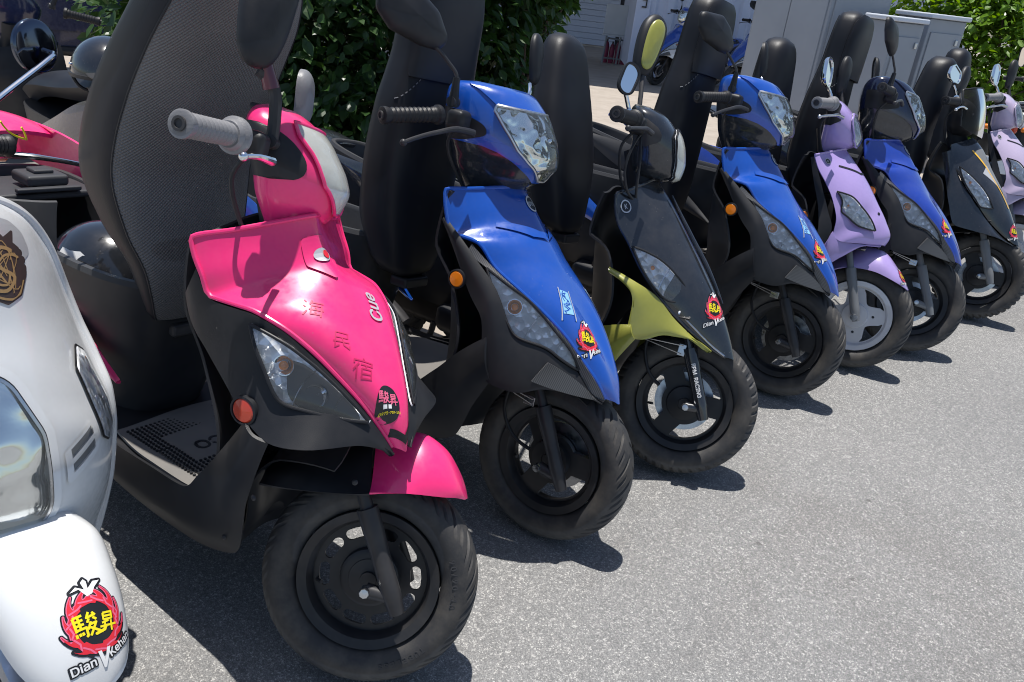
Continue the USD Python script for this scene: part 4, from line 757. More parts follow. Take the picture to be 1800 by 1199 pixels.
t = thing('dry_leaf', 'small curled orange leaf lying alone on the open asphalt', 'leaf', (1.60, 2.05, .006)); V_, F_ = leaves(A(0, 0, 0)[None], A(1, .3, .15)[None], A(0, 0, 1)[None], .05, np.random.default_rng(2)); flat('dry_leaf', (0.5, 0.22, 0.10), 0.7); part(t, 'leaf_blade', tm(V_, F_), 'dry_leaf')
ROW = None
# ---------------------------------------------------------------- pink scooter
def pink():
    k = Bike('pink_scooter', 'bright pink scooter with tall grey carbon-look raised seat and grey grips', (-.2247, 1.2576), -35, 4, 38, None); k.sweep = (.84, -1.3, -.66)
    wheel(k, k.f, AXLE, 'steel', 'rim_black', 'slash')
    for words, a0 in (('TUBELESS', -38), ('90/90-10', 28)):
        out = []
        for i, ch in enumerate(words):
            a = math.radians(a0-i*4.3); g = affinity.translate(affinity.rotate(centred(word(ch, .011, True)), math.degrees(a)-90, origin=(0, 0)), .172*math.cos(a), .172*math.sin(a)); out.append(ext(g, .0012, -.0470))
        part(k.p, 'tyre_lettering', tm((move(cat(*out), AXLE).vertices-AXLE) @ k.R.T+AXLE, cat(*out).faces), 'grey_plastic', kind='stuff')
    fork(k, 'dark_metal', (.066, -.080, .196), (-.045, -.074, .398), r=.0185, up=1.02)
    E = [(-.313, -.205, .853), (-.302, -.207, .828), (-.279, -.205, .793), (-.262, -.2, .758), (-.185, -.178, .757), (-.127, -.152, .739), (-.084, -.121, .705), (-.043, -.086, .656), (.001, -.050, .597), (.036, -.018, .530)]
    C = [(-.235, 0, .888), (-.212, 0, .825), (-.155, 0, .782), (-.085, 0, .722), (-.015, 0, .652), (.036, 0, .580), (.054, 0, .522)]
    sl = symlines(E, C, .024, (.75, -.5, .45), 48, 2); fp = skin(sl, 60, 40, .004, (1, 0, .5))
    P = k.b('front_panel', fp, 'pink_paint'); lip(k, sl, 'pink_paint', P)
    n1, up = A(.62, 0, .78), A(-.75, 0, .66)
    # raised pod with the badge, notch under it, lettering, faded hand lettering, round sticker
    yl = A(.0, 1, 0)
    pod = Polygon([(-.034, .05), (.034, .05), (.040, 0), (.0, -.042), (-.040, 0)]).buffer(-.008).buffer(.008)
    k.b('badge_pod', drape(pod, (-.195, 0, .81), yl, up, fp, .004), 'pink_paint', parent=P)
    k.b('badge', drape(affinity.scale(Point(0, 0).buffer(.017, 20), 1.25, .8), (-.205, 0, .818), yl, up, fp, .007), 'decal_silver', parent=P)
    k.b('badge_centre', drape(affinity.translate(Point(0, 0).buffer(.0085, 16), .008, 0), (-.205, 0, .818), yl, up, fp, .0085), 'decal_red', parent=P)
    cue = centred(word('Cue', .026, True)); cue = affinity.skew(cue, 15)
    k.b('name_badge', drape(affinity.rotate(cue, 70), (-.10, .055, .745), yl, up, fp, .003, .004), 'decal_silver', parent=P)
    for g, (x, y, z), s in (('hai', (-.135, -.075, .742), .040), ('min', (-.075, -.058, .700), .034), ('su', (-.035, -.040, .655), .040)):
        k.b('faded_character', drape(affinity.rotate(glyph(g, s, .035), -12), (x, y, z), (.45, .8, .1), up, fp, .0012, .004), 'faded_ink', parent=P)
    c0 = A(.012, -.020, .603); e1 = A(.25, .95, -.1)
    st = k.b('sticker', drape(affinity.scale(Point(0, 0).buffer(.026, 24), .95, 1.25), c0, e1, up, fp, .0012), 'decal_black', parent=P)
    k.b('sticker_characters', drape(unary_union([affinity.translate(glyph('jun', .022, .06), -.010, .010), affinity.translate(glyph('sheng', .020, .06), .011, .006)]), c0, e1, up, fp, .0022, .004), 'decal_pink', parent=P)
    k.b('sticker_words', drape(unary_union([sbox(-.013, -.010, -.006, -.003), sbox(-.003, -.010, .004, -.003)]), c0, e1, up, fp, .0022, .004), 'decal_white', parent=P)
    k.b('sticker_number', drape(affinity.translate(centred(word('0975-707-176', .0040, True)), .003, -.0165), c0, e1, up, fp, .0022, .004), 'decal_yellow', parent=P)
    nose = [(-.026, .018), (0, -.002), (.026, .018), (.026, .008), (0, -.018), (-.026, .008)]
    k.b('nose_slot', drape(Polygon(nose), (.046, 0, .555), yl, up, fp, .0016, .004), 'black_plastic', parent=P)
    # black side shields with the lamps
    F_ = [(-.300, -.203, .800), (-.252, -.200, .752), (-.180, -.183, .752), (-.123, -.157, .735), (-.080, -.127, .700), (-.040, -.091, .651), (.005, -.055, .592), (.041, -.020, .524)]
    Rr = [(-.338, -.200, .740), (-.316, -.203, .693), (-.256, -.207, .653), (-.185, -.212, .610), (-.128, -.216, .575), (-.064, -.210, .552), (-.005, -.175, .556), (.022, -.10, .552), (.042, -.022, .518)]
    for s in (1, -1):
        q = A(1, s, 1); f_, r_ = rs(F_, 40)*q, rs(Rr, 40)*q
        m_ = (f_+r_)/2+A(.004, -s*.006, -.004)
        k.b('side_shield', skin([f_, m_, r_], 44, 16, .006, (.3, -s, 0)), 'black_plastic')
        T_ = [(-.594, -.200, .312), (-.451, -.202, .325), (-.330, -.203, .338), (-.278, -.203, .391), (-.196, -.207, .489), (-.128, -.215, .572)]
        B_ = [(-.651, -.180, .192), (-.508, -.178, .185), (-.346, -.175, .192), (-.215, -.165, .225), (-.150, -.190, .388), (-.071, -.208, .550)]
        t_, b_ = rs(T_, 40)*q, rs(B_, 40)*q
        k.b('lower_side_cover', skin([t_, (t_+b_)/2+A(0, -s*.014, 0), b_], 44, 14, .006, (0, -s, 0)), 'black_plastic')
    U = [A(-.160, -.187, .736), A(-.107, -.165, .721), A(-.07, -.133, .690), A(-.031, -.097, .645), A(.017, -.060, .585)]
    L = [A(-.160, -.187, .736), A(-.125, -.196, .698), A(-.092, -.195, .655), A(-.072, -.184, .622), A(-.040, -.150, .608), A(-.010, -.105, .594), A(.017, -.060, .585)]
    for s in (-1, 1): lamp(k, U, L, side=s, mid_out=.016, bowl=True)
    reflector(k, (-.131, -.214, .590), 'red_reflector', .024, (.3, -1, .05))
    screws(k, k.b, [(-.22, -.185, .27), (-.115, -.20, .42)])
    # front mudguard: pink nose, black rear
    Fr = [A(-.235, -.088, .372), A(-.174, -.098, .379), A(-.063, -.102, .398), A(-.030, -.100, .406)]
    Fc = [A(-.245, 0, .385), A(-.19, 0, .425), A(-.11, 0, .456), A(-.055, 0, .482)]
    k.f('mudguard_rear', skin(symlines(Fr, Fc, .016, (0, -.7, .7), 24), 24, 18, .004, (0, 0, 1)), 'black_plastic')
    Fr = [A(-.030, -.100, .408), A(.005, -.094, .415), A(.066, -.078, .421), A(.123, -.052, .422), A(.146, -.020, .414)]
    Fc = [A(-.050, 0, .488), A(.034, 0, .517), A(.081, 0, .500), A(.127, 0, .452), A(.150, 0, .412)]
    k.f('mudguard', skin(symlines(Fr, Fc, .018, (.2, -.7, .6), 30), 30, 22, .004, (.3, 0, 1)), 'pink_paint')
    screws(k, k.f, [(-.06, -.104, .422)])
    # handlebar cover, headlamp
    H = Rings([(.840, -.295, -.350, .045), (.868, -.245, -.365, .075), (.895, -.229, -.378, .100), (.93, -.220, -.388, .118), (.96, -.231, -.400, .128), (.99, -.252, -.412, .130), (1.02, -.277, -.418, .122), (1.045, -.31, -.412, .095), (1.058, -.340, -.395, .045)], 2.3, .38)
    hd = k.f('handlebar_cover', H.shell(nz=40, m=60), 'pink_paint')
    zs = [.889, .905, .935, .985, 1.012, 1.034]
    lo = [-14, -28, -50, -54, -64, -62]; hi = [-x for x in lo]
    k.f('headlamp_reflector', sheet(H.patch(zs, lo, hi, 24, 36, .0025)), 'lamp_reflector', parent=hd)
    Q = H.patch(zs, lo, hi, 26, 40, .0075); k.f('headlamp_lens', sheet(Q), 'milky_lens', parent=hd)
    k.f('headlamp_bezel', tube(np.vstack([Q[:, 0], Q[-1], Q[::-1, -1], Q[0][::-1]]), .0035, 8, 120), 'pink_paint', parent=hd)
    tt = np.linspace(-1, 1, 15); rec = H.patch(.969+.046*tt, np.full(15, -150.), -108+42*np.sqrt(1-tt**2), 24, 24, .002); [k.f('lever_recess', q_, 'black_plastic', parent=hd) for q_ in (sheet(rec), flip(sheet(rec)))]
    k.f('speedometer', rbox((.05, .13, .012), .005, (-.385, 0, 1.045)), 'black_plastic', parent=hd)
    for s in (1, -1):
        q = A(1, s, 1); i, o = A(-.366, -.232, .972)*q, A(-.396, -.362, .960)*q
        grip(k, i, o, 'grip_grey', .031, r=.0185); switchgear(k, A(-.355, -.19, .972)*q)
        lever(k, [A(-.315, -.165, .950)*q, A(-.322, -.20, .950)*q, A(-.335, -.25, .942)*q, A(-.365, -.31, .928)*q][:3] if s == 1 else [A(-.30, -.16, .950)*q, A(-.315, -.22, .945)*q, A(-.36, -.36, .935)*q], 'chrome')
    mirror(k, k.f, (-.338, -.120, .985), [(-.342, -.128, 1.045), (-.350, -.135, 1.075), (-.375, -.155, 1.095)], (-.376, -.175, 1.195), -38, -8, -6, 'drop', stem='dark_metal', scale=1.12, sr=.011, boot=False)
    k.f('stem_collar', tube([(-.352, -.138, 1.072), (-.366, -.150, 1.105)], [.0145, .0125], 14), 'collar_red')
    mirror(k, k.f, (-.338, .120, .985), [(-.350, .15, 1.03), (-.385, .19, 1.06)], (-.398, .200, 1.110), 4, -6, 4, 'oval', shell='grip_grey', stem='chrome', sr=.007, boot=False)
    floor_and_shield(k, 'black_plastic', 'floor_plastic')
    # raised dots and lettering of the floor mat
    Zs = lambda x: .322+(.34+x)*.03 if x > -.5 else .3145+(x+.5)*.05
    dots = [move(trimesh.creation.cylinder(.0032, .003, sections=6), (x, y, Zs(x)+.0045)) for x in np.arange(-.62, -.34, .0105) for y in np.arange(-.165, .166, .0105) if not (-.555 < x < -.415 and abs(y) < .115) and abs(y) < .165-.10*max(0, -.55-x)]
    k.b('mat_studs', cat(*[tm(d.vertices, d.faces) for d in dots]), 'black_plastic', kind=None) if False else part(k.p, 'mat_studs', cat(*[tm(d.vertices, d.faces) for d in dots]), 'black_plastic', kind='stuff')
    t = meshkit.text_mesh('KYMCO', .034, .002, True); b_ = t.bounds; v = t.vertices-(b_[0]+b_[1])/2
    k.b('mat_lettering', tm(np.c_[-.47+v[:, 1], -v[:, 0], .3205+v[:, 2]], t.faces), 'black_plastic')
    rear_body(k, 'black_plastic', 'pink_paint', tail_top=.81); underside(k, 'steel')
    seat(k, [(.540, -.635, -.665, .05), (.56, -.615, -.685, .085), (.61, -.597, -.685, .103), (.68, -.588, -.705, .120), (.76, -.598, -.775, .147), (.87, -.602, -.826, .168), (.95, -.582, -.805, .172), (1.03, -.546, -.760, .172), (1.12, -.498, -.695, .167), (1.20, -.450, -.630, .158), (1.30, -.392, -.565, .142), (1.37, -.36, -.52, .11), (1.395, -.38, -.48, .05)],
         face=('carbon_cloth', [.56, .62, .72, .85, 1.0, 1.15, 1.34], [62, 62, 64, 64, 62, 60, 56]))
    return k
# ---------------------------------------------------------------- blue scooters
def blue(name, label, pos, head, lean, steer, group, shield='black_plastic', body='blue_paint', top='blue_paint', low='black_gloss_paint', forkm='dark_metal', detail=True, sticker=True, decal=True, seatrows=None, mir=True, lower='black_plastic'):
    k = Bike(name, label, pos, head, lean, steer, group); k.sweep = (.90, -.52, -.24)
    wheel(k, k.f, AXLE, 'disc3', 'rim_black', 'slash', detail=detail)
    fork(k, forkm, (.070, -.085, .192), (-.030, -.085, .380), r=.0175)
    E = [(-.340, -.200, .829), (-.321, -.204, .775), (-.300, -.200, .738), (-.236, -.183, .730), (-.181, -.166, .681), (-.121, -.146, .646), (-.066, -.125, .613), (.002, -.094, .562), (.053, -.069, .509), (.098, -.047, .459), (.112, -.033, .430)]
    C = [(-.255, 0, .856), (-.217, 0, .820), (-.126, 0, .722), (-.044, 0, .638), (.032, 0, .560), (.099, 0, .487), (.138, 0, .418)]
    sl = symlines(E, C, .022, (.75, -.5, .45), 48, 2); fp = skin(sl, 60, 40, .004, (1, 0, .5))
    P = k.b('front_panel', fp, body); lip(k, sl, body, P)
    up, yl = A(-.75, 0, .66), A(0, 1, 0)
    # folded V crease and the ridge down the beak
    for s in (1, -1):
        q = A(1, s, 1)
        k.b('panel_crease', cat(drape(Polygon([(.0, .0), (.012, .018), (.105, .090), (.118, .075), (.05, .016)]) if s == 1 else Polygon([(.0, .0), (-.012, .018), (-.105, .090), (-.118, .075), (-.05, .016)]), (-.150, 0, .745), yl, up, fp, .0045)), body, parent=P)
    emblem(k, (-.217, .0, .822), yl, up, fp, .0165, 1.35, 'SYM')
    if decal:
        for s in (1, -1):
            rp = Polygon([(-.016, .035), (.016, .035), (.016, -.03), (-.016, -.03)]); c0 = A(-.03-.0*(s < 0), -.060 if s == 1 else .095, .628 if s == 1 else .62); e1 = A(.45*s, 1, -.2)
            d_ = k.b('side_decal', drape(rp, c0, e1, up, fp, .0012), 'decal_lightblue', parent=P)
            ln = unary_union([LineString([(x*.9, .036), (x*.9, -.045)]).buffer(.0011) for x in (-.018, .018)]+[LineString([(random.uniform(-.013, .012), y), (random.uniform(-.013, .012), y-.006)]).buffer(.0011) for y in np.linspace(.033, -.022, 18)])
            k.b('decal_pattern', drape(ln, c0, e1, up, fp, .0018, .005), body, parent=P)
            k.b('decal_edge', drape(unary_union([LineString([(x, .04), (x, -.045)]).buffer(.0014) for x in (-.019, .019)]), c0, e1, up, fp, .0018, .005), 'decal_silver', parent=P)
    if sticker: flame_sticker(k, lambda n_, m_, mt, **kw: k.b(n_, m_, mt, parent=P), (.030, -.044, .548), A(.33, .94, -.2), up, fp, .078)
    Tm = [(-.245, -.186, .722), (-.176, -.170, .676), (-.116, -.150, .641), (-.062, -.129, .608), (.006, -.098, .558), (.057, -.073, .505), (.101, -.051, .455), (.114, -.036, .428)]
    Lu = [(-.250, -.196, .700), (-.193, -.184, .678), (-.142, -.168, .653), (-.090, -.147, .629), (-.017, -.112, .568), (.027, -.087, .523), (.046, -.072, .486), (.080, -.060, .445), (.110, -.038, .424)]
    Sr = [(-.335, -.200, .760), (-.295, -.203, .715), (-.204, -.212, .608), (-.158, -.217, .565), (-.140, -.218, .500), (-.110, -.213, .425), (-.050, -.19, .418), (.011, -.150, .440), (.057, -.090, .432), (.111, -.035, .420)]
    Lb = [(-.325, -.202, .770), (-.215, -.196, .690), (-.150, -.193, .640), (-.105, -.190, .580), (-.079, -.183, .543), (-.017, -.146, .529), (.018, -.117, .505), (.046, -.076, .483), (.080, -.062, .444), (.112, -.037, .423)]
    for s in (1, -1):
        q = A(1, s, 1)
        k.b('lamp_trim', skin([rs(Tm, 40)*q, rs(Lu, 40)*q], 44, 5, .006, (.4, -s, .3), off=.0015), 'carbon_trim')
        a, b = rs(Lb, 40)*q, rs(Sr, 40)*q
        k.b('side_shield', skin([a, (a+b)/2+A(.004, -s*.008, -.002), b], 44, 14, .006, (.3, -s, 0)), shield)
        w_ = rs([(.000, -.150, .505), (.040, -.105, .478), (.090, -.060, .437)], 10)*q; w2 = rs([(-.02, -.172, .455), (.030, -.128, .440), (.100, -.046, .424)], 10)*q
        k.b('lower_trim', skin([w_, w2], 12, 6, .004, (.4, -s, .2), off=.006), 'carbon_trim')
        T_ = [(-.594, -.200, .312), (-.451, -.202, .325), (-.340, -.203, .338), (-.278, -.203, .391), (-.205, -.210, .470), (-.135, -.218, .53)]
        B_ = [(-.651, -.180, .192), (-.508, -.178, .185), (-.346, -.175, .192), (-.215, -.165, .225), (-.150, -.190, .350), (-.105, -.210, .43)]
        t_, b_ = rs(T_, 30)*q, rs(B_, 30)*q
        k.b('lower_side_cover', skin([t_, (t_+b_)/2+A(0, -s*.014, 0), b_], 34, 12, .006, (0, -s, 0)), lower)
    U = [A(-.193, -.184, .678), A(-.142, -.166, .653), A(-.090, -.145, .629), A(-.017, -.110, .568), A(.027, -.085, .523), A(.046, -.072, .486)]
    L = [A(-.193, -.184, .678), A(-.144, -.190, .616), A(-.106, -.188, .572), A(-.079, -.181, .546), A(-.017, -.143, .533), A(.018, -.114, .510), A(.046, -.072, .486)]
    for s in (-1, 1): lamp(k, U, L, side=s)
    reflector(k, (-.250, -.212, .637), 'amber', .021, (.1, -1, 0))
    # inner mudguard over the wheel
    Fr = [A(-.20, -.070, .37), A(-.10, -.074, .412), A(0, -.074, .43), A(.08, -.068, .405)]; Fc = [A(-.21, 0, .40), A(-.10, 0, .452), A(0, 0, .47), A(.09, 0, .435)]
    k.f('mudguard', skin(symlines(Fr, Fc, .012, (0, -.7, .7), 24), 24, 16, .004, (0, 0, 1)), 'black_plastic')
    k.f('cable_bracket', cat(rbox((.03, .004, .024), .0015, (-.06, -.092, .372)), tube([(-.05, -.094, .378), (-.15, -.10, .392)], .0018, 6), tube([(-.05, -.094, .366), (-.15, -.10, .388)], .0018, 6)), 'steel')
    k.f('brake_cable', tube([(-.12, -.06, .42), (-.135, -.07, .33), (-.10, -.065, .26), (-.045, -.055, .235)], .0048, 8, 20), 'black_plastic')
    # handlebar cover in two shells
    H = Rings([(.800, -.335, -.400, .050), (.84, -.262, -.425, .085), (.868, -.222, -.44, .105), (.896, -.205, -.45, .118), (.917, -.192, -.455, .130), (.963, -.204, -.466, .146), (1.0, -.226, -.472, .152), (1.030, -.248, -.474, .153), (1.054, -.275, -.470, .150), (1.069, -.295, -.455, .138), (1.077, -.315, -.43, .115), (1.080, -.335, -.405, .07)], 2.7, .46)
    zz = [.925, .94, .97, 1.0, 1.03, 1.079]
    hl = k.f('handlebar_lower_cover', H.shell(.800, .955, 20, 56, -.003), low)
    hu = k.f('handlebar_cover', H.shell(.935, 1.079, 24, 56), top)
    beak = H.patch([.872, .90, .93, .95], [-14, -50, -82, -112], [14, 50, 82, 112], 12, 40, .001)
    cap = H.patch([1.030, 1.045, 1.060, 1.072, 1.079], [-72, -76, -84, -100, -110], [72, 76, 84, 100, 110], 14, 40, .010); k.f('handlebar_cover_cap', solid(cap, .010, (1, 0, .6)), top, parent=hu) if False else None
    k.f('handlebar_cover_front', solid(beak, .004, (1, 0, 0)), top, parent=hu)
    k.f('handlebar_cover_cap', solid(H.patch([1.034, 1.046, 1.060, 1.072, 1.0785], [-70, -76, -84, -96, -100], [70, 76, 84, 96, 100], 14, 40, .007), .008, (1, 0, .6)), top, parent=hu)
    zs = [.880, .90, .918, .942, .985, 1.022, 1.034]; lo = [-8, -26, -44, -57, -67, -74, -70]
    hi = [-x for x in lo]
    k.f('headlamp_reflector', sheet(H.patch(zs, lo, hi, 26, 36, .0045)), 'bowl_reflector', parent=hu)
    Q = H.patch(zs, lo, hi, 28, 40, .011); k.f('headlamp_lens', sheet(Q), 'clear_lens', parent=hu)
    Q2 = H.patch(zs, lo, hi, 28, 40, .006); k.f('headlamp_bezel', tube(np.vstack([Q2[:, 0], Q2[-1], Q2[::-1, -1], Q2[0][::-1]]), .0045, 8, 120), 'steel', parent=hu)
    k.f('headlamp_cup', align(lathe([(.040, .010), (.036, .004), (.022, -.004), (.012, -.006), (.010, .004), (0, .004)], 24), (-.222, 0, .962), (-.12, 0, .975)), 'chrome', parent=hu)
    for y_ in (-.055, .055): k.f('headlamp_rib', tube([(-.232, y_*.6, .915), (-.245, y_, .965), (-.285, y_*1.15, 1.015)], .0018, 6, 10), 'chrome', parent=hu)
    s_ = trimesh.creation.icosphere(2, .012); k.f('headlamp_bulb', move(tm(s_.vertices, s_.faces), (-.212, 0, .975)), 'chrome', parent=hu)
    tt = np.linspace(-1, 1, 15); rec = H.patch(.972+.036*tt, np.full(15, -150.), -118+32*np.sqrt(1-tt**2), 20, 20, .002); [k.f('lever_recess', q_, 'black_plastic', parent=hu) for q_ in (sheet(rec), flip(sheet(rec)))]
    k.f('speedometer', rbox((.06, .15, .012), .005, (-.43, 0, 1.05)), 'black_plastic', parent=hu)
    for s in (1, -1):
        q = A(1, s, 1); i, o = A(-.385, -.232, .985)*q, A(-.432, -.362, .962)*q
        grip(k, i, o, 'grip_rubber', .022, r=.0165); switchgear(k, A(-.37, -.19, .985)*q)
        lever(k, [A(-.318, -.165, .962)*q, A(-.330, -.21, .964)*q, A(-.345, -.27, .950)*q, A(-.367, -.355, .917)*q], 'dark_metal')
    if mir:
        mirror(k, k.f, (-.388, -.168, 1.02), [(-.388, -.172, 1.075), (-.405, -.195, 1.105), (-.425, -.225, 1.13)], (-.458, -.275, 1.178), -20, -10, 4, 'kite', scale=1.08, sr=.0045)
        mirror(k, k.f, (-.388, .168, 1.02), [(-.388, .172, 1.075), (-.405, .195, 1.105)], (-.43, .240, 1.172), 8, -12, -8, 'drop', scale=.72, stem='chrome', sr=.005)
    floor_and_shield(k, 'black_plastic', 'floor_plastic', .83)
    rear_body(k, 'black_plastic', body, simple=True, tail_top=.70); underside(k)
    rows = seatrows or [(.535, -.545, -.585, .03), (.555, -.530, -.62, .085), (.62, -.525, -.66, .118), (.72, -.528, -.69, .142), (.85, -.532, -.69, .150), (.98, -.535, -.68, .146), (1.06, -.538, -.67, .132), (1.12, -.535, -.665, .122), (1.22, -.535, -.66, .118), (1.29, -.54, -.655, .105), (1.325, -.555, -.645, .07), (1.335, -.58, -.625, .03)]
    def seam(R):
        out = []
        zz_ = np.linspace(1.00, 1.10, 24); yy = np.linspace(-.142, -.06, 24)
        for a in range(0, 23, 2):
            pts = []
            for j in (a, a+1):
                xf, xb, w = R.f(zz_[j]); y = yy[j]; u = min(.999, abs(y)/w); x = (xf+xb)/2+(xf-xb)/2*(1-u**R.n)**(1/R.n); pts.append(A(x, y, zz_[j]))
            out.append(tuple(pts))
        return out
    R = seat(k, rows, seam=seam if detail else None)
    k.b('pillion_pad', solid(R.patch(np.linspace(1.06, 1.318, 10), [-60, -68, -72, -72, -72, -72, -70, -68, -62, -40], [60, 68, 72, 72, 72, 72, 70, 68, 62, 40], 24, 26, .016), .016, (1, 0, 0)), 'seat_vinyl')
    return k
# ---------------------------------------------------------------- black scooter with the olive cowl
def olive():
    k = Bike('black_olive_scooter', 'black scooter with olive green lower cowl between the two bright blue scooters', (.534, 2.152), -31, 10, 20, None); k.sweep = (.85, -.375, -.166)
    wheel(k, k.f, AXLE, 'disc3', 'rim_black', 'rib')
    fork(k, 'black_gloss_paint', (.058, -.083, .205), (-.040, -.083, .40), r=.019)
    tx = centred(word('RPM  RACING', .011, True)); d = A(-.040, 0, .40)-A(.058, 0, .205); d /= np.linalg.norm(d)
    fl = k.f('fork_lettering', drape(affinity.rotate(tx, 0), A(.012, -.103, .30), -d, A(d[2], 0, -d[0])*1.0, tube([(.062, -.083, .195), (-.050, -.083, .42)], .0205, 40, 30), .0012, .004), 'decal_white')
    E = [(-.292, -.192, .775), (-.272, -.193, .714), (-.218, -.184, .650), (-.174, -.176, .596), (-.122, -.160, .544), (-.054, -.112, .479), (.047, -.052, .412), (.087, -.028, .394)]
    C = [(-.262, 0, .830), (-.209, 0, .785), (-.119, 0, .690), (-.043, 0, .607), (.025, 0, .525), (.081, 0, .440), (.108, 0, .388)]
    sl = symlines(E, C, .026, (.75, -.5, .45), 48, 2); fp = skin(sl, 60, 40, .004, (1, 0, .5)); up, yl = A(-.75, 0, .66), A(0, 1, 0)
    P = k.b('front_panel', fp, 'black_gloss_paint'); lip(k, sl, 'black_gloss_paint', P)
    emblem(k, (-.262, -.165, .752), A(.35, .9, .1), up, fp, .018, 1.0, 'K')
    k.b('centre_rib', tube([(-.20, -.0, .795), (-.115, -.0, .70), (-.04, -.0, .622), (.03, 0, .535)], [.002, .006, .006, .002], 8, 24), 'black_gloss_paint', parent=P)
    k.b('chrome_strip', tube([A(-.075, -.118, .51), A(-.01, -.085, .462), A(.05, -.052, .418), A(.085, -.032, .398)], .003, 8, 20), 'steel', parent=P)
    flame_sticker(k, lambda n_, m_, mt, **kw: k.b(n_, m_, mt, parent=P), (.022, -.030, .520), A(.30, .95, -.2), up, fp, .076)
    for s in (1, -1):
        q = A(1, s, 1)
        U_ = [(-.250, -.208, .578), (-.180, -.196, .560), (-.118, -.166, .534), (-.050, -.117, .470), (.047, -.054, .404)]
        L_ = [(-.243, -.210, .560), (-.160, -.205, .510), (-.150, -.205, .40), (-.118, -.19, .402), (-.058, -.142, .428), (-.012, -.104, .428), (.050, -.054, .400)]
        a, b = rs(U_, 40)*q, rs(L_, 40)*q
        k.b('olive_cowl', skin([a, (a+b)/2+A(0, -s*.010, 0), b], 40, 14, .006, (.2, -s, 0)), 'olive_paint')
        T_ = [(-.594, -.200, .312), (-.451, -.202, .325), (-.340, -.203, .338), (-.278, -.203, .380), (-.205, -.207, .42), (-.145, -.207, .44)]
        B_ = [(-.651, -.180, .192), (-.508, -.178, .185), (-.346, -.175, .192), (-.215, -.165, .225), (-.170, -.190, .32), (-.125, -.20, .402)]
        t_, b_ = rs(T_, 30)*q, rs(B_, 30)*q
        k.b('lower_side_cover', skin([t_, (t_+b_)/2+A(0, -s*.012, 0), b_], 34, 12, .006, (0, -s, 0)), 'olive_paint')
    U = [A(-.213, -.183, .643), A(-.155, -.150, .630), A(-.085, -.098, .580), A(-.043, -.066, .524)]
    L = [A(-.213, -.183, .643), A(-.170, -.178, .590), A(-.128, -.160, .546), A(-.086, -.120, .515), A(-.043, -.066, .524)]
    for s in (-1, 1):
        lamp(k, U, L, side=s, out=(.6, -.7, .4), mid_out=.012, lift=.012)
        q = A(1, s*-1, 1); c = A(-.062, -.106, .495)*q; m = trimesh.creation.icosphere(2, .014); k.b('position_lamp', move(tm(m.vertices*A(1.1, .6, 1.2), m.faces), c), 'lamp_reflector')
    Fr = [A(-.20, -.070, .37), A(-.10, -.074, .405), A(0, -.074, .418), A(.06, -.068, .40)]; Fc = [A(-.21, 0, .40), A(-.10, 0, .445), A(0, 0, .46), A(.07, 0, .43)]
    k.f('mudguard', skin(symlines(Fr, Fc, .012, (0, -.7, .7), 24), 24, 16, .004, (0, 0, 1)), 'black_plastic')
    k.f('cable_bracket', cat(rbox((.022, .004, .034), .0015, (-.052, -.092, .372)), tube([(-.05, -.094, .385), (-.16, -.10, .378)], .0018, 6), tube([(-.05, -.094, .36), (-.16, -.10, .374)], .0018, 6)), 'steel')
    k.f('brake_hose_lower', tube([(-.13, -.06, .44), (-.155, -.07, .36), (-.13, -.07, .29), (-.085, -.062, .252)], .0055, 8, 20), 'black_plastic')
    H = Rings([(.825, -.245, -.33, .045), (.845, -.207, -.345, .075), (.88, -.203, -.355, .098), (.92, -.212, -.365, .118), (.955, -.228, -.375, .126), (.985, -.255, -.385, .122), (1.005, -.280, -.39, .105), (1.019, -.320, -.385, .05)], 2.3, .3)
    hd = k.f('handlebar_cover', H.shell(nz=36, m=56), 'black_gloss_paint')
    zs = [.832, .85, .90, .95, .975]; lo = [-30, -44, -50, -46, -26]; hi = [-x for x in lo]
    k.f('headlamp_reflector', sheet(H.patch(zs, lo, hi, 24, 36, .0035)), 'lamp_reflector', parent=hd)
    Q = H.patch(zs, lo, hi, 26, 40, .010); k.f('headlamp_lens', sheet(Q), 'milky_lens', parent=hd)
    k.f('headlamp_bezel', tube(np.vstack([Q[:, 0], Q[-1], Q[::-1, -1], Q[0][::-1]]), .003, 8, 120), 'black_plastic', parent=hd)
    rec = H.patch([.90, .92, .94, .96, .975], [-150]*5, [-110, -84, -78, -84, -100], 10, 16, .002); [k.f('lever_recess', q_, 'dark_metal', parent=hd) for q_ in (sheet(rec), flip(sheet(rec)))]
    k.f('speedometer', rbox((.05, .13, .012), .005, (-.355, 0, 1.01)), 'black_plastic', parent=hd)
    for s in (1, -1):
        q = A(1, s, 1); i, o = A(-.352, -.232, .944)*q, A(-.382, -.362, .926)*q
        grip(k, i, o, 'grip_rubber', .026, r=.0175); switchgear(k, A(-.345, -.19, .944)*q)
        lever(k, [A(-.30, -.165, .93)*q, A(-.31, -.21, .93)*q, A(-.32, -.27, .92)*q, A(-.345, -.35, .90)*q], 'dark_metal')
    for n_, pts in enumerate(([(-.33, -.14, .92), (-.31, -.15, .84), (-.30, -.10, .76), (-.29, -.06, .72)], [(-.33, -.16, .92), (-.345, -.17, .83), (-.32, -.13, .76), (-.28, -.05, .74)])): k.f('cable', tube(pts, .004, 8, 24), 'black_plastic')
    mirror(k, k.f, (-.375, .100, .985), [(-.390, .125, 1.07), (-.405, .148, 1.14)], (-.415, .160, 1.235), -50, -6, -6, 'drop', face='olive_paint', scale=1.05, sr=.0075, boot=False)
    mirror(k, k.f, (-.372, -.175, .965), [(-.385, -.183, .99), (-.395, -.192, 1.01)], (-.398, -.200, 1.048), 130, 6, 12, 'oval', stem='chrome', scale=.72, sr=.006, boot=False)
    floor_and_shield(k, 'black_plastic', 'floor_plastic', .775)
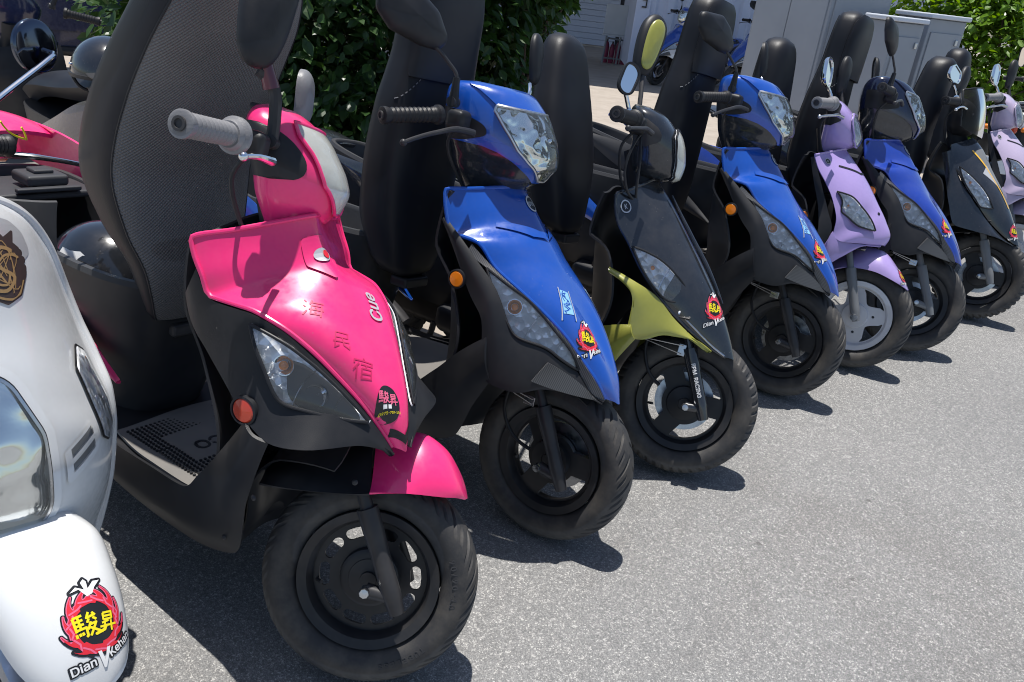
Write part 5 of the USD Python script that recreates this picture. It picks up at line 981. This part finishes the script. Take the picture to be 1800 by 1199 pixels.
    rear_body(k, 'black_plastic', 'black_gloss_paint', simple=True, tail_top=.70); underside(k)
    seat(k, [(.60, -.500, -.545, .03), (.62, -.485, -.58, .08), (.70, -.49, -.63, .115), (.82, -.510, -.66, .142), (.95, -.545, -.685, .132), (1.05, -.575, -.70, .112), (1.13, -.60, -.705, .092), (1.17, -.62, -.70, .066), (1.185, -.645, -.685, .03)], n=2.8)
    return k
# ---------------------------------------------------------------- purple and lilac scooters
def purple(name, label, pos, head, lean, steer, group, col='purple_paint', rimm='alloy_paint', sticker=True, gripm='grip_grey'):
    k = Bike(name, label, pos, head, lean, steer, group); k.sweep = (.86, -.3, -.09)
    wheel(k, k.f, AXLE, 'swirl', rimm, 'slash', detail=False)
    fork(k, 'grey_metal_paint', (.012, -.080, .212), (-.075, -.080, .41), r=.0175, bolt=False)
    k.f('axle_nut', move(lathe([(0, -.012), (.012, -.012), (.014, -.008), (.014, 0), (0, 0)], 16), (.006, -.094, .215)), 'steel')
    E = [(-.288, -.200, .792), (-.261, -.201, .750), (-.214, -.192, .698), (-.169, -.187, .639), (-.135, -.183, .566), (-.131, -.180, .519), (-.100, -.170, .500), (-.04, -.100, .505), (.012, -.030, .512)]
    C = [(-.245, 0, .832), (-.200, 0, .795), (-.138, 0, .742), (-.067, 0, .667), (-.007, 0, .600), (.027, 0, .543), (.018, 0, .510)]
    sl = symlines(E, C, .030, (.75, -.5, .35), 48, 2); fp = skin(sl, 60, 40, .004, (1, 0, .5)); up, yl = A(-.75, 0, .66), A(0, 1, 0)
    P = k.b('front_panel', fp, col); lip(k, sl, col, P, edges=False)
    emblem(k, (-.250, -.15, .775), A(.25, 1, .1), up, fp, .013, 1.0, 'K')
    k.b('panel_groove', drape(unary_union([LineString([(-.11, .055), (-.02, .0), (.02, .0), (.11, .055)]).buffer(.0045)]), (-.150, 0, .755), yl, up, fp, .002), 'black_plastic', parent=P)
    for y in (-.03, .03): k.b('panel_screw', drape(Point(0, 0).buffer(.006), (-.03, y, .63), yl, up, fp, .002, .004), 'decal_black', parent=P)
    for s in (1, -1):
        q = A(1, s, 1)
        U_ = [(-.135, -.183, .530), (-.110, -.172, .502), (-.07, -.13, .500), (-.03, -.085, .504), (.012, -.03, .510)]
        L_ = [(-.150, -.187, .460), (-.163, -.190, .442), (-.128, -.180, .396), (-.085, -.150, .440), (-.03, -.080, .497), (.014, -.03, .506)]
        a, b = rs(U_, 36)*q, rs(L_, 36)*q
        k.b('lower_cowl', skin([a, (a+b)/2+A(0, -s*.006, 0), b], 36, 12, .006, (.2, -s, 0)), col)
        e2 = [(-.300, -.204, .78), (-.262, -.204, .70), (-.21, -.204, .60), (-.185, -.206, .52), (-.18, -.204, .45), (-.17, -.20, .40)]; e3 = [(-.288, -.201, .785), (-.235, -.2, .70), (-.175, -.192, .60), (-.14, -.188, .53), (-.15, -.19, .46), (-.135, -.185, .40)]
        k.b('side_shield', skin([rs(e3, 24)*q, rs(e2, 24)*q], 24, 6, .005, (0, -s, 0)), 'black_plastic')
        T_ = [(-.594, -.200, .312), (-.451, -.202, .325), (-.340, -.203, .338), (-.278, -.203, .380), (-.215, -.207, .42), (-.155, -.200, .44)]
        B_ = [(-.651, -.180, .192), (-.508, -.178, .185), (-.346, -.175, .192), (-.235, -.165, .225), (-.190, -.185, .31), (-.13, -.182, .395)]
        t_, b_ = rs(T_, 30)*q, rs(B_, 30)*q
        k.b('lower_side_cover', skin([t_, (t_+b_)/2+A(0, -s*.012, 0), b_], 34, 12, .006, (0, -s, 0)), 'black_plastic')
    U = [A(-.180, -.168, .672), A(-.139, -.140, .668), A(-.084, -.104, .630), A(-.041, -.082, .588), A(-.022, -.070, .558)]
    L = [A(-.180, -.168, .672), A(-.150, -.164, .640), A(-.142, -.163, .605), A(-.118, -.150, .590), A(-.069, -.115, .562), A(-.022, -.070, .558)]
    for s in (-1, 1): lamp(k, U, L, side=s, out=(.65, -.65, .35), mid_out=.016, lift=.013)
    reflector(k, (-.255, -.212, .56), 'amber', .021, (.1, -1, 0))
    Fr = [A(-.145, -.078, .360), A(-.06, -.082, .400), A(.011, -.082, .406), A(.087, -.075, .393), A(.149, -.024, .370)]
    Fc = [A(-.165, 0, .40), A(-.124, 0, .435), A(-.049, 0, .490), A(.008, 0, .489), A(.087, 0, .440), A(.152, 0, .366)]
    ff = skin(symlines(Fr, Fc, .020, (.2, -.7, .6), 36), 36, 24, .004, (.2, 0, 1)); mg = k.f('mudguard', ff, col)
    if sticker: flame_sticker(k, lambda n_, m_, mt, **kw: k.f(n_, m_, mt, parent=mg), (.120, -.022, .415), A(.35, .93, -.2), A(-.68, .1, .72), ff, .062)
    H = Rings([(.805, -.29, -.335, .045), (.83, -.245, -.345, .07), (.855, -.212, -.35, .09), (.88, -.209, -.352, .105), (.92, -.226, -.355, .12), (.955, -.250, -.358, .122), (.985, -.285, -.36, .105), (1.003, -.315, -.355, .06)], 2.3, .3)
    hd = k.f('handlebar_cover', H.shell(nz=36, m=56), col)
    zs = [.846, .865, .90, .94, .965]; lo = [-22, -42, -50, -46, -26]; hi = [-x for x in lo]
    k.f('headlamp_reflector', sheet(H.patch(zs, lo, hi, 24, 36, .0035)), 'lamp_reflector', parent=hd)
    Q = H.patch(zs, lo, hi, 26, 40, .010); k.f('headlamp_lens', sheet(Q), 'clear_lens', parent=hd)
    k.f('headlamp_bezel', tube(np.vstack([Q[:, 0], Q[-1], Q[::-1, -1], Q[0][::-1]]), .003, 8, 120), col, parent=hd)
    rec = H.patch([.90, .92, .94, .96, .97], [-150]*5, [-112, -86, -80, -86, -100], 10, 16, .002); [k.f('lever_recess', q_, 'black_plastic', parent=hd) for q_ in (sheet(rec), flip(sheet(rec)))]
    for s in (1, -1):
        q = A(1, s, 1); i, o = A(-.315, -.225, .965)*q, A(-.345, -.345, .945)*q
        grip(k, i, o, gripm, .027, r=.018); switchgear(k, A(-.315, -.18, .962)*q)
        lever(k, [A(-.27, -.165, .93)*q, A(-.28, -.21, .93)*q, A(-.29, -.27, .92)*q, A(-.32, -.34, .90)*q], 'steel')
    mirror(k, k.f, (-.325, .115, .985), [(-.345, .125, 1.03), (-.36, .13, 1.07)], (-.37, .14, 1.12), -16, -6, 0, 'drop', scale=.82, sr=.006)
    mirror(k, k.f, (-.325, -.15, .975), [(-.345, -.155, 1.01), (-.36, -.17, 1.03)], (-.37, -.185, 1.075), 170, 14, 14, 'oval', scale=.9, shell='chrome', stem='chrome', sr=.006, boot=False)
    floor_and_shield(k, 'black_plastic', 'floor_plastic', .785)
    rear_body(k, 'black_plastic', 'grey_plastic', simple=True, tail_top=.70); underside(k, 'swirl', rimm)
    seat(k, [(.57, -.515, -.55, .03), (.59, -.50, -.59, .075), (.68, -.505, -.645, .105), (.80, -.52, -.67, .120), (.95, -.54, -.685, .118), (1.07, -.555, -.69, .108), (1.15, -.567, -.69, .092), (1.19, -.585, -.68, .06), (1.203, -.61, -.66, .025)], n=2.5)
    return k
# ---------------------------------------------------------------- black scooter with the smoked fly screen
def screened():
    k = Bike('black_screen_scooter', 'black scooter with smoked windscreen and thin yellow stripe, before the far lilac scooter', (2.24, 3.86), -38, 8, 8, None); k.sweep = (.86, -.17, -.03)
    wheel(k, k.f, AXLE, 'disc3', 'rim_black', 'rib', detail=False)
    fork(k, 'grey_metal_paint', (.058, -.083, .205), (-.040, -.083, .40), r=.019)
    E = [(-.285, -.190, .785), (-.26, -.192, .72), (-.205, -.184, .655), (-.15, -.172, .598), (-.09, -.140, .54), (-.03, -.100, .482), (.06, -.050, .42), (.095, -.028, .402)]
    C = [(-.240, 0, .835), (-.197, 0, .805), (-.109, 0, .704), (-.026, 0, .613), (.04, 0, .525), (.088, 0, .45), (.118, 0, .395)]
    fp = skin(symlines(E, C, .026, (.75, -.5, .45), 48, 2), 60, 40, .004, (1, 0, .5)); up, yl = A(-.75, 0, .66), A(0, 1, 0)
    P = k.b('front_panel', fp, 'black_gloss_paint')
    for y in (-1, 1):
        k.b('yellow_stripe', drape(LineString([(y*.075, .125), (y*.050, .03), (y*.040, -.06), (y*.02, -.19)]).buffer(.004), (-.10, 0, .71), yl, up, fp, .0018), 'yellow_paint', parent=P)
        k.b('grey_flash', drape(Polygon([(y*.04, .05), (y*.09, .02), (y*.03, -.08), (y*.036, .0)]), (-.09, 0, .70), yl, up, fp, .0015), 'decal_silver', parent=P)
    k.b('panel_wedge', drape(Polygon([(-.07, .12), (.07, .12), (.045, .0), (.015, -.12), (-.015, -.12), (-.045, 0)]), (-.10, 0, .71), yl, up, fp, .0012), 'grey_metal_paint', parent=P)
    emblem(k, (-.15, 0, .757), yl, up, fp, .012, 1.0, 'K')
    flame_sticker(k, lambda n_, m_, mt, **kw: k.b(n_, m_, mt, parent=P), (.088, -.020, .462), A(.30, .95, -.2), A(-.55, 0, .83), fp, .070)
    for s in (1, -1):
        q = A(1, s, 1); F_ = [(-.275, -.196, .76), (-.20, -.19, .645), (-.14, -.178, .585), (-.085, -.145, .530), (-.025, -.105, .472), (.062, -.052, .412), (.096, -.03, .396)]; R_ = [(-.31, -.2, .74), (-.25, -.208, .62), (-.20, -.213, .52), (-.14, -.205, .43), (-.07, -.17, .425), (.01, -.12, .42), (.097, -.032, .390)]
        a, b = rs(F_, 36)*q, rs(R_, 36)*q
        k.b('side_shield', skin([a, (a+b)/2+A(0, -s*.008, 0), b], 36, 12, .006, (.2, -s, 0)), 'black_gloss_paint')
        T_ = [(-.594, -.200, .312), (-.451, -.202, .325), (-.340, -.203, .338), (-.278, -.203, .380), (-.21, -.207, .45)]; B_ = [(-.651, -.180, .192), (-.508, -.178, .185), (-.346, -.175, .192), (-.215, -.165, .225), (-.15, -.19, .40)]
        t_, b_ = rs(T_, 30)*q, rs(B_, 30)*q; k.b('lower_side_cover', skin([t_, (t_+b_)/2+A(0, -s*.012, 0), b_], 34, 12, .006, (0, -s, 0)), 'black_plastic')
    U = [A(-.225, -.188, .690), A(-.16, -.160, .655), (-.09, -.118, .60), A(-.04, -.090, .535)]; L = [A(-.225, -.188, .690), A(-.18, -.186, .625), A(-.12, -.160, .565), A(-.08, -.130, .53), A(-.04, -.090, .535)]
    for s in (-1, 1): lamp(k, U, L, side=s, out=(.6, -.7, .4), mid_out=.014, lift=.012)
    Fr = [A(-.20, -.070, .37), A(-.10, -.074, .405), A(0, -.074, .418), A(.06, -.068, .40)]; Fc = [A(-.21, 0, .40), A(-.10, 0, .445), A(0, 0, .46), A(.07, 0, .43)]
    k.f('mudguard', skin(symlines(Fr, Fc, .012, (0, -.7, .7), 24), 24, 16, .004, (0, 0, 1)), 'black_plastic')
    H = Rings([(.83, -.29, -.34, .05), (.86, -.25, -.37, .09), (.92, -.25, -.385, .115), (.96, -.265, -.39, .115), (.985, -.29, -.39, .09), (1.0, -.32, -.385, .05)], 2.3); k.f('handlebar_cover', H.shell(nz=30, m=48), 'black_plastic')
    sc = surf([[(-.30, -.19, .86), (-.32, -.20, .94), (-.345, -.18, 1.02)], [(-.225, -.10, .84), (-.245, -.11, .95), (-.29, -.10, 1.05)], [(-.205, 0, .84), (-.225, 0, .95), (-.275, 0, 1.06)], [(-.225, .10, .84), (-.245, .11, .95), (-.29, .10, 1.05)], [(-.30, .19, .86), (-.32, .20, .94), (-.345, .18, 1.02)]], 24, 30)
    ws = k.f('windscreen', sheet(sc), 'smoked_screen'); k.f('windscreen_edge', tube(np.vstack([sc[0], sc[:, -1], sc[-1][::-1]]), .003, 6, 80, cap=False), 'black_plastic', parent=ws)
    k.f('windscreen_bracket', both(tube([(-.27, -.09, .93), (-.31, -.09, .93)], .006, 8)), 'chrome', parent=ws)
    for s in (1, -1):
        q = A(1, s, 1); grip(k, A(-.352, -.232, .955)*q, A(-.385, -.355, .938)*q, 'grip_rubber', .024, r=.017); switchgear(k, A(-.345, -.19, .955)*q); lever(k, [A(-.30, -.165, .94)*q, A(-.31, -.21, .94)*q, A(-.33, -.34, .91)*q], 'chrome')
    mirror(k, k.f, (-.36, -.17, .98), [(-.375, -.18, 1.01), (-.39, -.19, 1.03)], (-.40, -.205, 1.075), 165, 16, 14, 'kite', scale=.85, shell='chrome', stem='chrome', sr=.006, boot=False)
    mirror(k, k.f, (-.36, .17, .98), [(-.375, .20, 1.02), (-.39, .23, 1.06)], (-.40, .255, 1.115), -20, -8, -20, 'drop', scale=.9, sr=.006)
    floor_and_shield(k, 'black_plastic', 'floor_plastic', .78); rear_body(k, 'black_plastic', 'black_gloss_paint', simple=True); underside(k)
    seat(k, [(.60, -.43, -.47, .03), (.62, -.415, -.51, .075), (.72, -.42, -.56, .105), (.85, -.43, -.58, .115), (1.0, -.425, -.57, .108), (1.1, -.42, -.56, .095), (1.15, -.425, -.55, .07), (1.175, -.45, -.53, .03)], n=2.5)
    return k
# ---------------------------------------------------------------- white retro scooter, cut by the left edge of the view
def white():
    k = Bike('white_scooter', 'white retro scooter with big square headlamp, crest and flame sticker, nearest the viewer', (-.76, 1.015), -38, 5, 0, None)
    wheel(k, k.f, AXLE, 'disc3', 'cast_silver', 'slash'); fork(k, 'grey_metal_paint', (.030, -.083, .215), (-.050, -.083, .38))
    k.f('axle_nut', move(lathe([(0, -.012), (.012, -.012), (.014, 0), (0, 0)], 12), (.006, -.094, .215)), 'steel')
    # apron: outlines at falling heights, open at the back
    Ed = [(-.215, .055, .918), (-.235, .105, .885), (-.253, .145, .828), (-.251, .168, .758), (-.233, .186, .684), (-.201, .200, .624), (-.160, .208, .560), (-.147, .208, .502), (-.148, .203, .403), (-.147, .192, .344), (-.149, .172, .262)]
    Ce = [(-.165, 0, .945), (-.140, 0, .905), (-.105, 0, .82), (-.080, 0, .75), (-.045, 0, .68), (-.010, 0, .60), (.012, 0, .53), (.016, 0, .47), (.008, 0, .432), (-.002, 0, .415), (-.02, 0, .395)]
    M1 = [(a*.42+c*.58+.022*math.sin(math.pi*(i+1)/13), (b+d_)*.56, (e*.5+f_*.5)) for i, ((a, b, e), (c, d_, f_)) in enumerate(zip(Ed, Ce))]
    ap = [mir(Ed), mir(M1), Ce, M1, Ed]; am = skin(ap, 60, 46, .004, (1, 0, .2)); P = k.b('front_apron', am, 'white_paint')
    up, yl = A(-.35, 0, .94), A(0, 1, 0)
    inn = [(-.30, .05, .90), (-.325, .16, .80), (-.315, .19, .62), (-.27, .20, .45), (-.28, .19, .33)]
    k.b('apron_edge', both(tube(Ed, .008, 10, 60)), 'white_paint', parent=P)
    for s in (1, -1): q = A(1, s, 1); k.b('apron_side', skin([rs(Ed, 30)*q, (rs(Ed, 30)+rs(inn, 30))/2*q+A(0, s*.012, 0), rs(inn, 30)*q], 30, 8, .004, (0, s, 0)), 'white_paint')
    hl = Polygon([(-.085, .150), (.085, .150), (.128, .040), (.126, -.085), (.10, -.125), (0, -.145), (-.10, -.125), (-.126, -.085), (-.128, .04)]).buffer(-.055).buffer(.055, quad_segs=10)
    c0 = A(-.03, -.092, .548); u2 = A(-.16, 0, .98)
    k.b('headlamp_surround', drape(hl.buffer(.016).difference(hl.buffer(.001)), c0, yl, u2, am, .007), 'white_paint', parent=P)
    k.b('headlamp_gap', drape(hl.buffer(.002).difference(hl.buffer(-.002)), c0, yl, u2, am, .0085), 'black_plastic', parent=P)
    k.b('headlamp_reflector', drape(hl, c0, yl, u2, am, .002), 'smooth_bowl', parent=P)
    k.b('headlamp_lens', drape(hl.buffer(-.002), c0, yl, u2, am, .012), 'clear_lens', parent=P)
    k.b('headlamp_edge', drape(hl.difference(hl.buffer(-.005)), c0, yl, u2, am, .0105), 'steel', parent=P)
    for s in (1, -1):
        ind = Polygon([(-.022, .052), (.0, .078), (.022, .06), (.036, -.02), (.030, -.065), (.006, -.085), (-.012, -.07)]).buffer(-.005).buffer(.005); ind = affinity.scale(ind, s*1.12, 1.05, origin=(0, 0))
        ci, e1 = A(-.140, .143*s, .590), A(-.30*1, .95*s, 0)*s
        I = k.b('indicator', drape(ind.buffer(.004), ci, e1, u2, am, .0035), 'dark_metal', parent=P)
        k.b('indicator_reflector', drape(ind, ci, e1, u2, am, .006), 'lamp_reflector', parent=P); k.b('indicator_lens', drape(ind, ci, e1, u2, am, .011), 'clear_lens', parent=P)
        b_ = trimesh.creation.icosphere(2, .010); k.b('indicator_bulb', move(tm(b_.vertices, b_.faces), A(-.150, .154*s, .640)), 'amber', parent=P)
        vt = Polygon([(-.035, -.030), (.035, -.005), (.035, .040), (-.035, .015)]); sl = [Polygon([(-.028, y0), (.030, y0+.020), (.030, y0+.036), (-.028, y0+.016)]) for y0 in (-.022, .004)]
        cv = A(-.115, .080*s, .512)
        fl = lambda g: affinity.scale(g, s, 1, origin=(0, 0))
        k.b('vent_frame', drape(fl(vt.buffer(.007).difference(unary_union(sl))), cv, A(-.22, .97*s, 0)*s, u2, am, .005, .005), 'white_paint', parent=P)
        k.b('vent', drape(fl(unary_union(sl)), cv, A(-.22, .97*s, 0)*s, u2, am, .0015, .005), 'grey_metal_paint', parent=P)
    # worn patch and ornate crest
    k.b('worn_patch', drape(Polygon([(-.06, -.03), (.03, -.03), (.05, -.01), (.045, .012), (.03, .022), (-.06, .025)]).buffer(-.01).buffer(.02), (-.135, .025, .880), yl, A(-.6, 0, .8), am, .001), 'decal_silver', parent=P)
    RN = np.random.default_rng(5); th = np.linspace(0, 2*np.pi, 60)[:-1]
    sh = unary_union([Polygon([(-.045, .03), (-.05, -.02), (-.03, -.055), (0, -.072), (.03, -.06), (.052, -.02), (.045, .03), (.03, .045), (-.03, .045)]).buffer(.006), Polygon([(-.032, .04), (-.04, .066), (-.016, .056), (0, .076), (.016, .056), (.04, .066), (.032, .04)]).buffer(.004)]+[Point(.052*math.cos(t), .055*math.sin(t)).buffer(.009) for t in np.linspace(-2.6, .4, 11)])
    cc = A(-.12, .026, .836); sh = affinity.scale(sh, .74, .74, origin=(0, 0))
    K = k.b('crest', drape(sh, cc, yl, u2, am, .0012), 'decal_brown', parent=P)
    sw = [LineString([(a*math.cos(t+p_)*.9, b*math.sin(t*1.3+q_)) for t in np.linspace(0, 2.6, 10)]).buffer(.0008) for a, b, p_, q_ in RN.uniform([.014, .02, 0, 0], [.038, .046, 6.28, 6.28], (11, 4))]
    sw += [LineString(rs([(.022, .026), (.0, .034), (-.02, .018), (0, -.002), (.020, -.02), (.0, -.040), (-.024, -.030)], 30)).buffer(.003), LineString(rs([(.034, .012), (.012, .020), (-.006, .004), (.012, -.012), (.004, -.03), (-.016, -.024)], 30)).buffer(.002), LineString(rs([(-.034, .024), (-.038, -.01), (-.02, -.045), (.01, -.056), (.036, -.03)], 30)).buffer(.002)]
    k.b('crest_scrolls', drape(affinity.scale(unary_union(sw), .9, .9, origin=(0, 0)).intersection(sh.buffer(-.003)), cc, yl, u2, am, .002, .005), 'decal_gold', parent=P)
    # mudguard
    Fr = [(-.10, .095, .33), (-.033, .098, .385), (.035, .098, .388), (.094, .095, .348), (.163, .083, .300), (.222, .050, .268), (.238, .012, .256)]
    Fc = [(-.12, 0, .42), (-.04, 0, .452), (.035, 0, .450), (.115, 0, .418), (.185, 0, .362), (.226, 0, .300), (.240, 0, .256)]
    mg = skin(symlines(mir(Fr), Fc, .030, (.1, -.8, .6), 44), 44, 30, .004, (.3, 0, 1)); G = k.f('mudguard', mg, 'white_paint')
    flame_sticker(k, lambda n_, m_, mt, **kw: k.f(n_, m_, mt, parent=G), (.170, .016, .338), A(-.12, .97, -.2), A(-.55, -.05, .83), mg, .112)
    # handlebar with chrome levers and round mirrors
    H = Rings([(.88, -.26, -.32, .03), (.91, -.235, -.36, .05), (.95, -.235, -.40, .07), (.98, -.26, -.42, .075), (1.01, -.30, -.42, .06), (1.03, -.34, -.40, .03)], 2.4)
    k.f('handlebar_cover', H.shell(nz=30, m=48), 'white_paint')
    for s in (1, -1):
        q = A(1, s, 1); i, o = A(-.42, .08, .965)*q, A(-.45, .165, .955)*q
        grip(k, i, o, 'grip_rubber', .025, r=.0175); k.f('switch_housing', rbox((.05, .05, .05), .014, A(-.42, .07, .965)*q), 'grey_plastic')
        lever(k, [A(-.545, .175, .917)*q, A(-.545, .22, .915)*q, A(-.55, .28, .906)*q, A(-.560, .345, .891)*q] if s == 1 else [A(-.42, .165, .917)*q, A(-.43, .22, .915)*q, A(-.44, .28, .906)*q, A(-.46, .345, .891)*q], 'chrome')
        mirror(k, k.f, A(-.50, .12, .985)*q, [A(-.560, .190, 1.022)*q, A(-.640, .318, 1.096)*q, A(-.652, .332, 1.104)*q, A(-.685, .332, 1.103)*q, A(-.70, .33, 1.104)*q], A(-.725, .325, 1.108)*q, 20*s, -6, 0, 'round', shell='dark_chrome', stem='chrome', scale=.95, sr=.0055, boot=False)
    k.f('cord', tube([(-.50, .17, .99), (-.52, .20, .96), (-.53, .225, .95), (-.525, .215, .975)], .0018, 6, 24), 'decal_yellow')
    floor_and_shield(k, 'grey_plastic', 'floor_plastic', .88, inner=False)
    return k
# ------------------------------------------------------------------ the row
pink()
GB = 'bright blue scooters of the row'
blue('blue_scooter', 'bright blue scooter with large clear headlamp, right beside the pink one', (.141, 1.764), -32, 9, 3, GB)
olive()
blue('blue_scooter', 'bright blue scooter between the black-olive scooter and the purple one', (.99, 2.75), -33, 9, 3, GB)
purple('purple_scooter', 'purple scooter with silver front wheel and flame sticker on its mudguard', (1.368, 3.086), -38, 8, 10, None)
blue('navy_headed_scooter', 'deep blue scooter with dark navy handlebar cover, right of the purple scooter', (1.692, 3.333), -36, 9, 22, None, body='deep_blue_paint', top='navy_paint', forkm='grey_metal_paint', decal=False)
screened()
purple('lilac_scooter', 'pale lilac scooter cut by the right edge, beyond the black screened one', (2.73, 4.46), -40, 8, 0, None, col='lilac_paint', sticker=False)
white()
GBK = 'blue and white scooters before the container'
blue('background_scooter', 'blue and white scooter left of the tall raised seat, before the container', (1.62, 12.3), -142, 4, 8, GBK, low='white_paint', lower='white_paint', detail=False, sticker=False, decal=False, shield='white_paint')
blue('background_scooter', 'blue and white scooter right of the tall raised seat, beside the grey cabinet', (2.62, 12.0), -140, 4, 8, GBK, low='white_paint', lower='white_paint', detail=False, sticker=False, decal=False, shield='white_paint')
